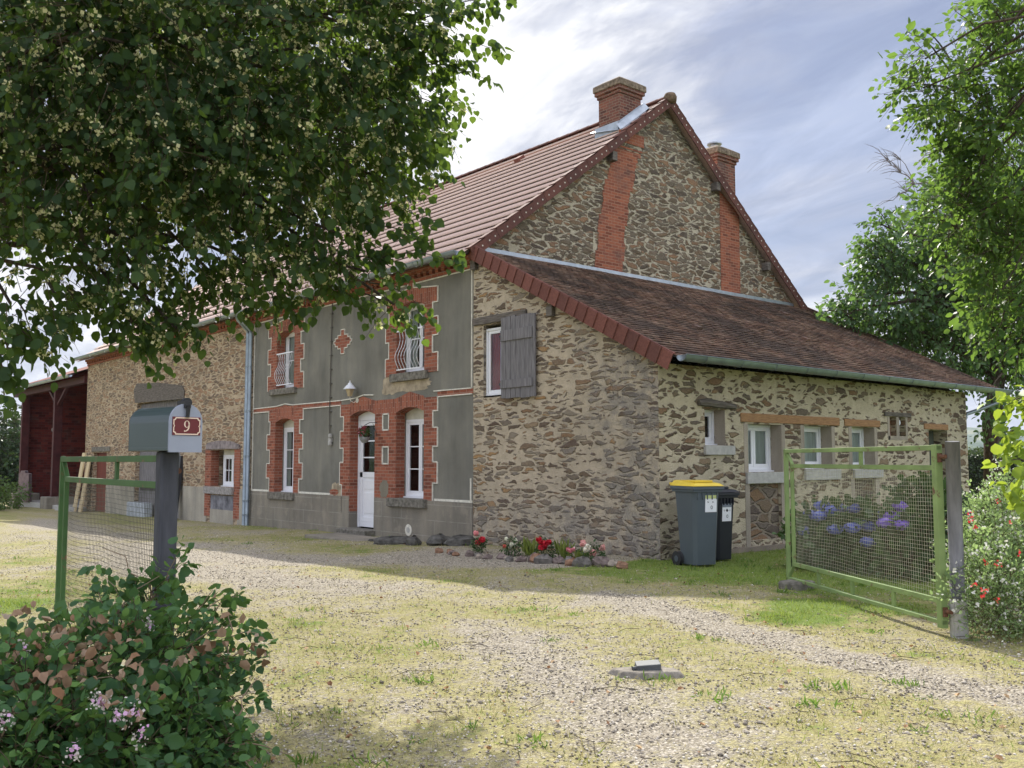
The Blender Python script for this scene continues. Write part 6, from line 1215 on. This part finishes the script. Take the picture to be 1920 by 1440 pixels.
blades('grass', leafmat('green_grass_blade', [(.10, .17, .03), (.17, .25, .045), (.24, .31, .06), (.34, .36, .12)], trans=.35, tcol=(.45, .55, .08), rough=.7, spec=.2), lush, .03, .07)
blades('dry_grass', leafmat('dry_grass_blade', [(.24, .20, .09), (.37, .31, .14), (.52, .45, .24), (.15, .19, .05), (.24, .28, .07), (.17, .23, .05), (.42, .36, .19)], trans=.25, tcol=(.6, .5, .2), rough=.8, spec=.1), ~lush, .018, .05)
gx2, gy2, gd2 = rejection(230000, -10, 4, -7.5, 16, lambda x, y: np.clip(1.0 - greenness(x, y) * 1.15, .06, 1) * .8)
n = len(gx2); ICO = ([(1, 0, 0), (0, 1, 0), (-1, 0, 0), (0, -1, 0), (0, 0, .6), (0, 0, -.6)], [(0, 1, 4), (1, 2, 4), (2, 3, 4), (3, 0, 4), (1, 0, 5), (2, 1, 5), (3, 2, 5), (0, 3, 5)])
pebm, nt, b = newmat('pebble', .9, .15); g = nd(nt, 'ShaderNodeNewGeometry'); nt.links.new(ramp(nt, g.outputs['Random Per Island'], [(0, (.13, .11, .09)), (.3, (.25, .22, .18)), (.6, (.35, .31, .255)), (1, (.62, .57, .49))]), b.inputs['Base Color'])
P = np.stack([gx2, gy2, gz(gx2, gy2) + .003], 1); o = scatter('gravel', P, rdir(n) * np.array([1, 1, .1]), np.array([0, 0, 1.0]) + rng.normal(size=(n, 3)) * .25, rng.uniform(.004, .012, n) * (1 + (rng.random(n) < .03)), ICO, pebm, None, 1.0); o['kind'] = 'stuff'
# weeds and tufts rooted in the gravel
tx, ty, td = rejection(2300, -10, 8, -7.5, 14, lambda x, y: np.clip(.04 + 1.2 * (greenness(x, y) - .35) + .5 * fbm(x, y, 1.6, 21), 0, 1))
K = 22; n = len(tx) * K; rr2 = np.repeat(rng.uniform(.02, .07, len(tx)), K); hh2 = np.repeat(rng.uniform(.5, 1.3, len(tx)), K)
px_ = np.repeat(tx, K) + rng.normal(size=n) * rr2; py_ = np.repeat(ty, K) + rng.normal(size=n) * rr2
o = scatter('weed_tufts', np.stack([px_, py_, gz(px_, py_)], 1), np.array([0, 0, .8]) + rng.normal(size=(n, 3)) * .6, rdir(n), rng.uniform(.025, .065, n) * hh2, OVAL, leafmat('weed_leaf', [(.07, .14, .03), (.12, .21, .045), (.17, .26, .06)], trans=.35, tcol=(.35, .55, .08), rough=.6, spec=.2), None, .32); o['kind'] = 'stuff'
# fallen twigs
mb = MB()
for i in range(70):
    d = random.uniform(4.2, 9.5); s = random.uniform(-.25, .5) * d; x = CAM.x + FWD.x * d + RGT.x * s; y = CAM.y + FWD.y * d + RGT.y * s; a = random.uniform(0, 3.1); L = random.uniform(.08, .32); z = float(gz(x, y)) + .012
    mb.tube([(x, y, z), (x + math.cos(a) * L * .5, y + math.sin(a) * L * .5, z + .012), (x + math.cos(a + .3) * L, y + math.sin(a + .3) * L, z)], .0022, 4)
o = mb.build('twig_litter', m_twig); o['kind'] = 'stuff'
fx, fy_, fd = rejection(9000, -10, 2, -7.5, 6, lambda x, y: .06 + 0 * x)
n = len(fx); o = scatter('fallen_leaves', np.stack([fx, fy_, gz(fx, fy_) + .012], 1), rdir(n) * np.array([1, 1, .2]), np.array([0, 0, 1.0]) + rng.normal(size=(n, 3)) * .35, rng.uniform(.02, .05, n), CURL, leafmat('fallen_brown_leaf', [(.20, .10, .05), (.34, .20, .10), (.45, .33, .18)], trans=.15, tcol=(.4, .2, .1), rough=.8), None); o['kind'] = 'stuff'

# ------------------------------------------------------------------ the air between here and the hills
mh = bpy.data.materials.new('distance_haze'); mh.use_nodes = True; nt = mh.node_tree; nt.nodes.remove(nt.nodes['Principled BSDF'])
pv = nd(nt, 'ShaderNodeVolumePrincipled', i_Color=(0.80, 0.87, 1.0, 1), i_Density=0.00013, i_Anisotropy=0.0)
nt.links.new(pv.outputs[0], nt.nodes['Material Output'].inputs['Volume'])
mb = MB(); mb.box(-5400, 5400, -5400, 5400, -60, 300); o = mb.build('haze', mh); o['kind'] = 'stuff'
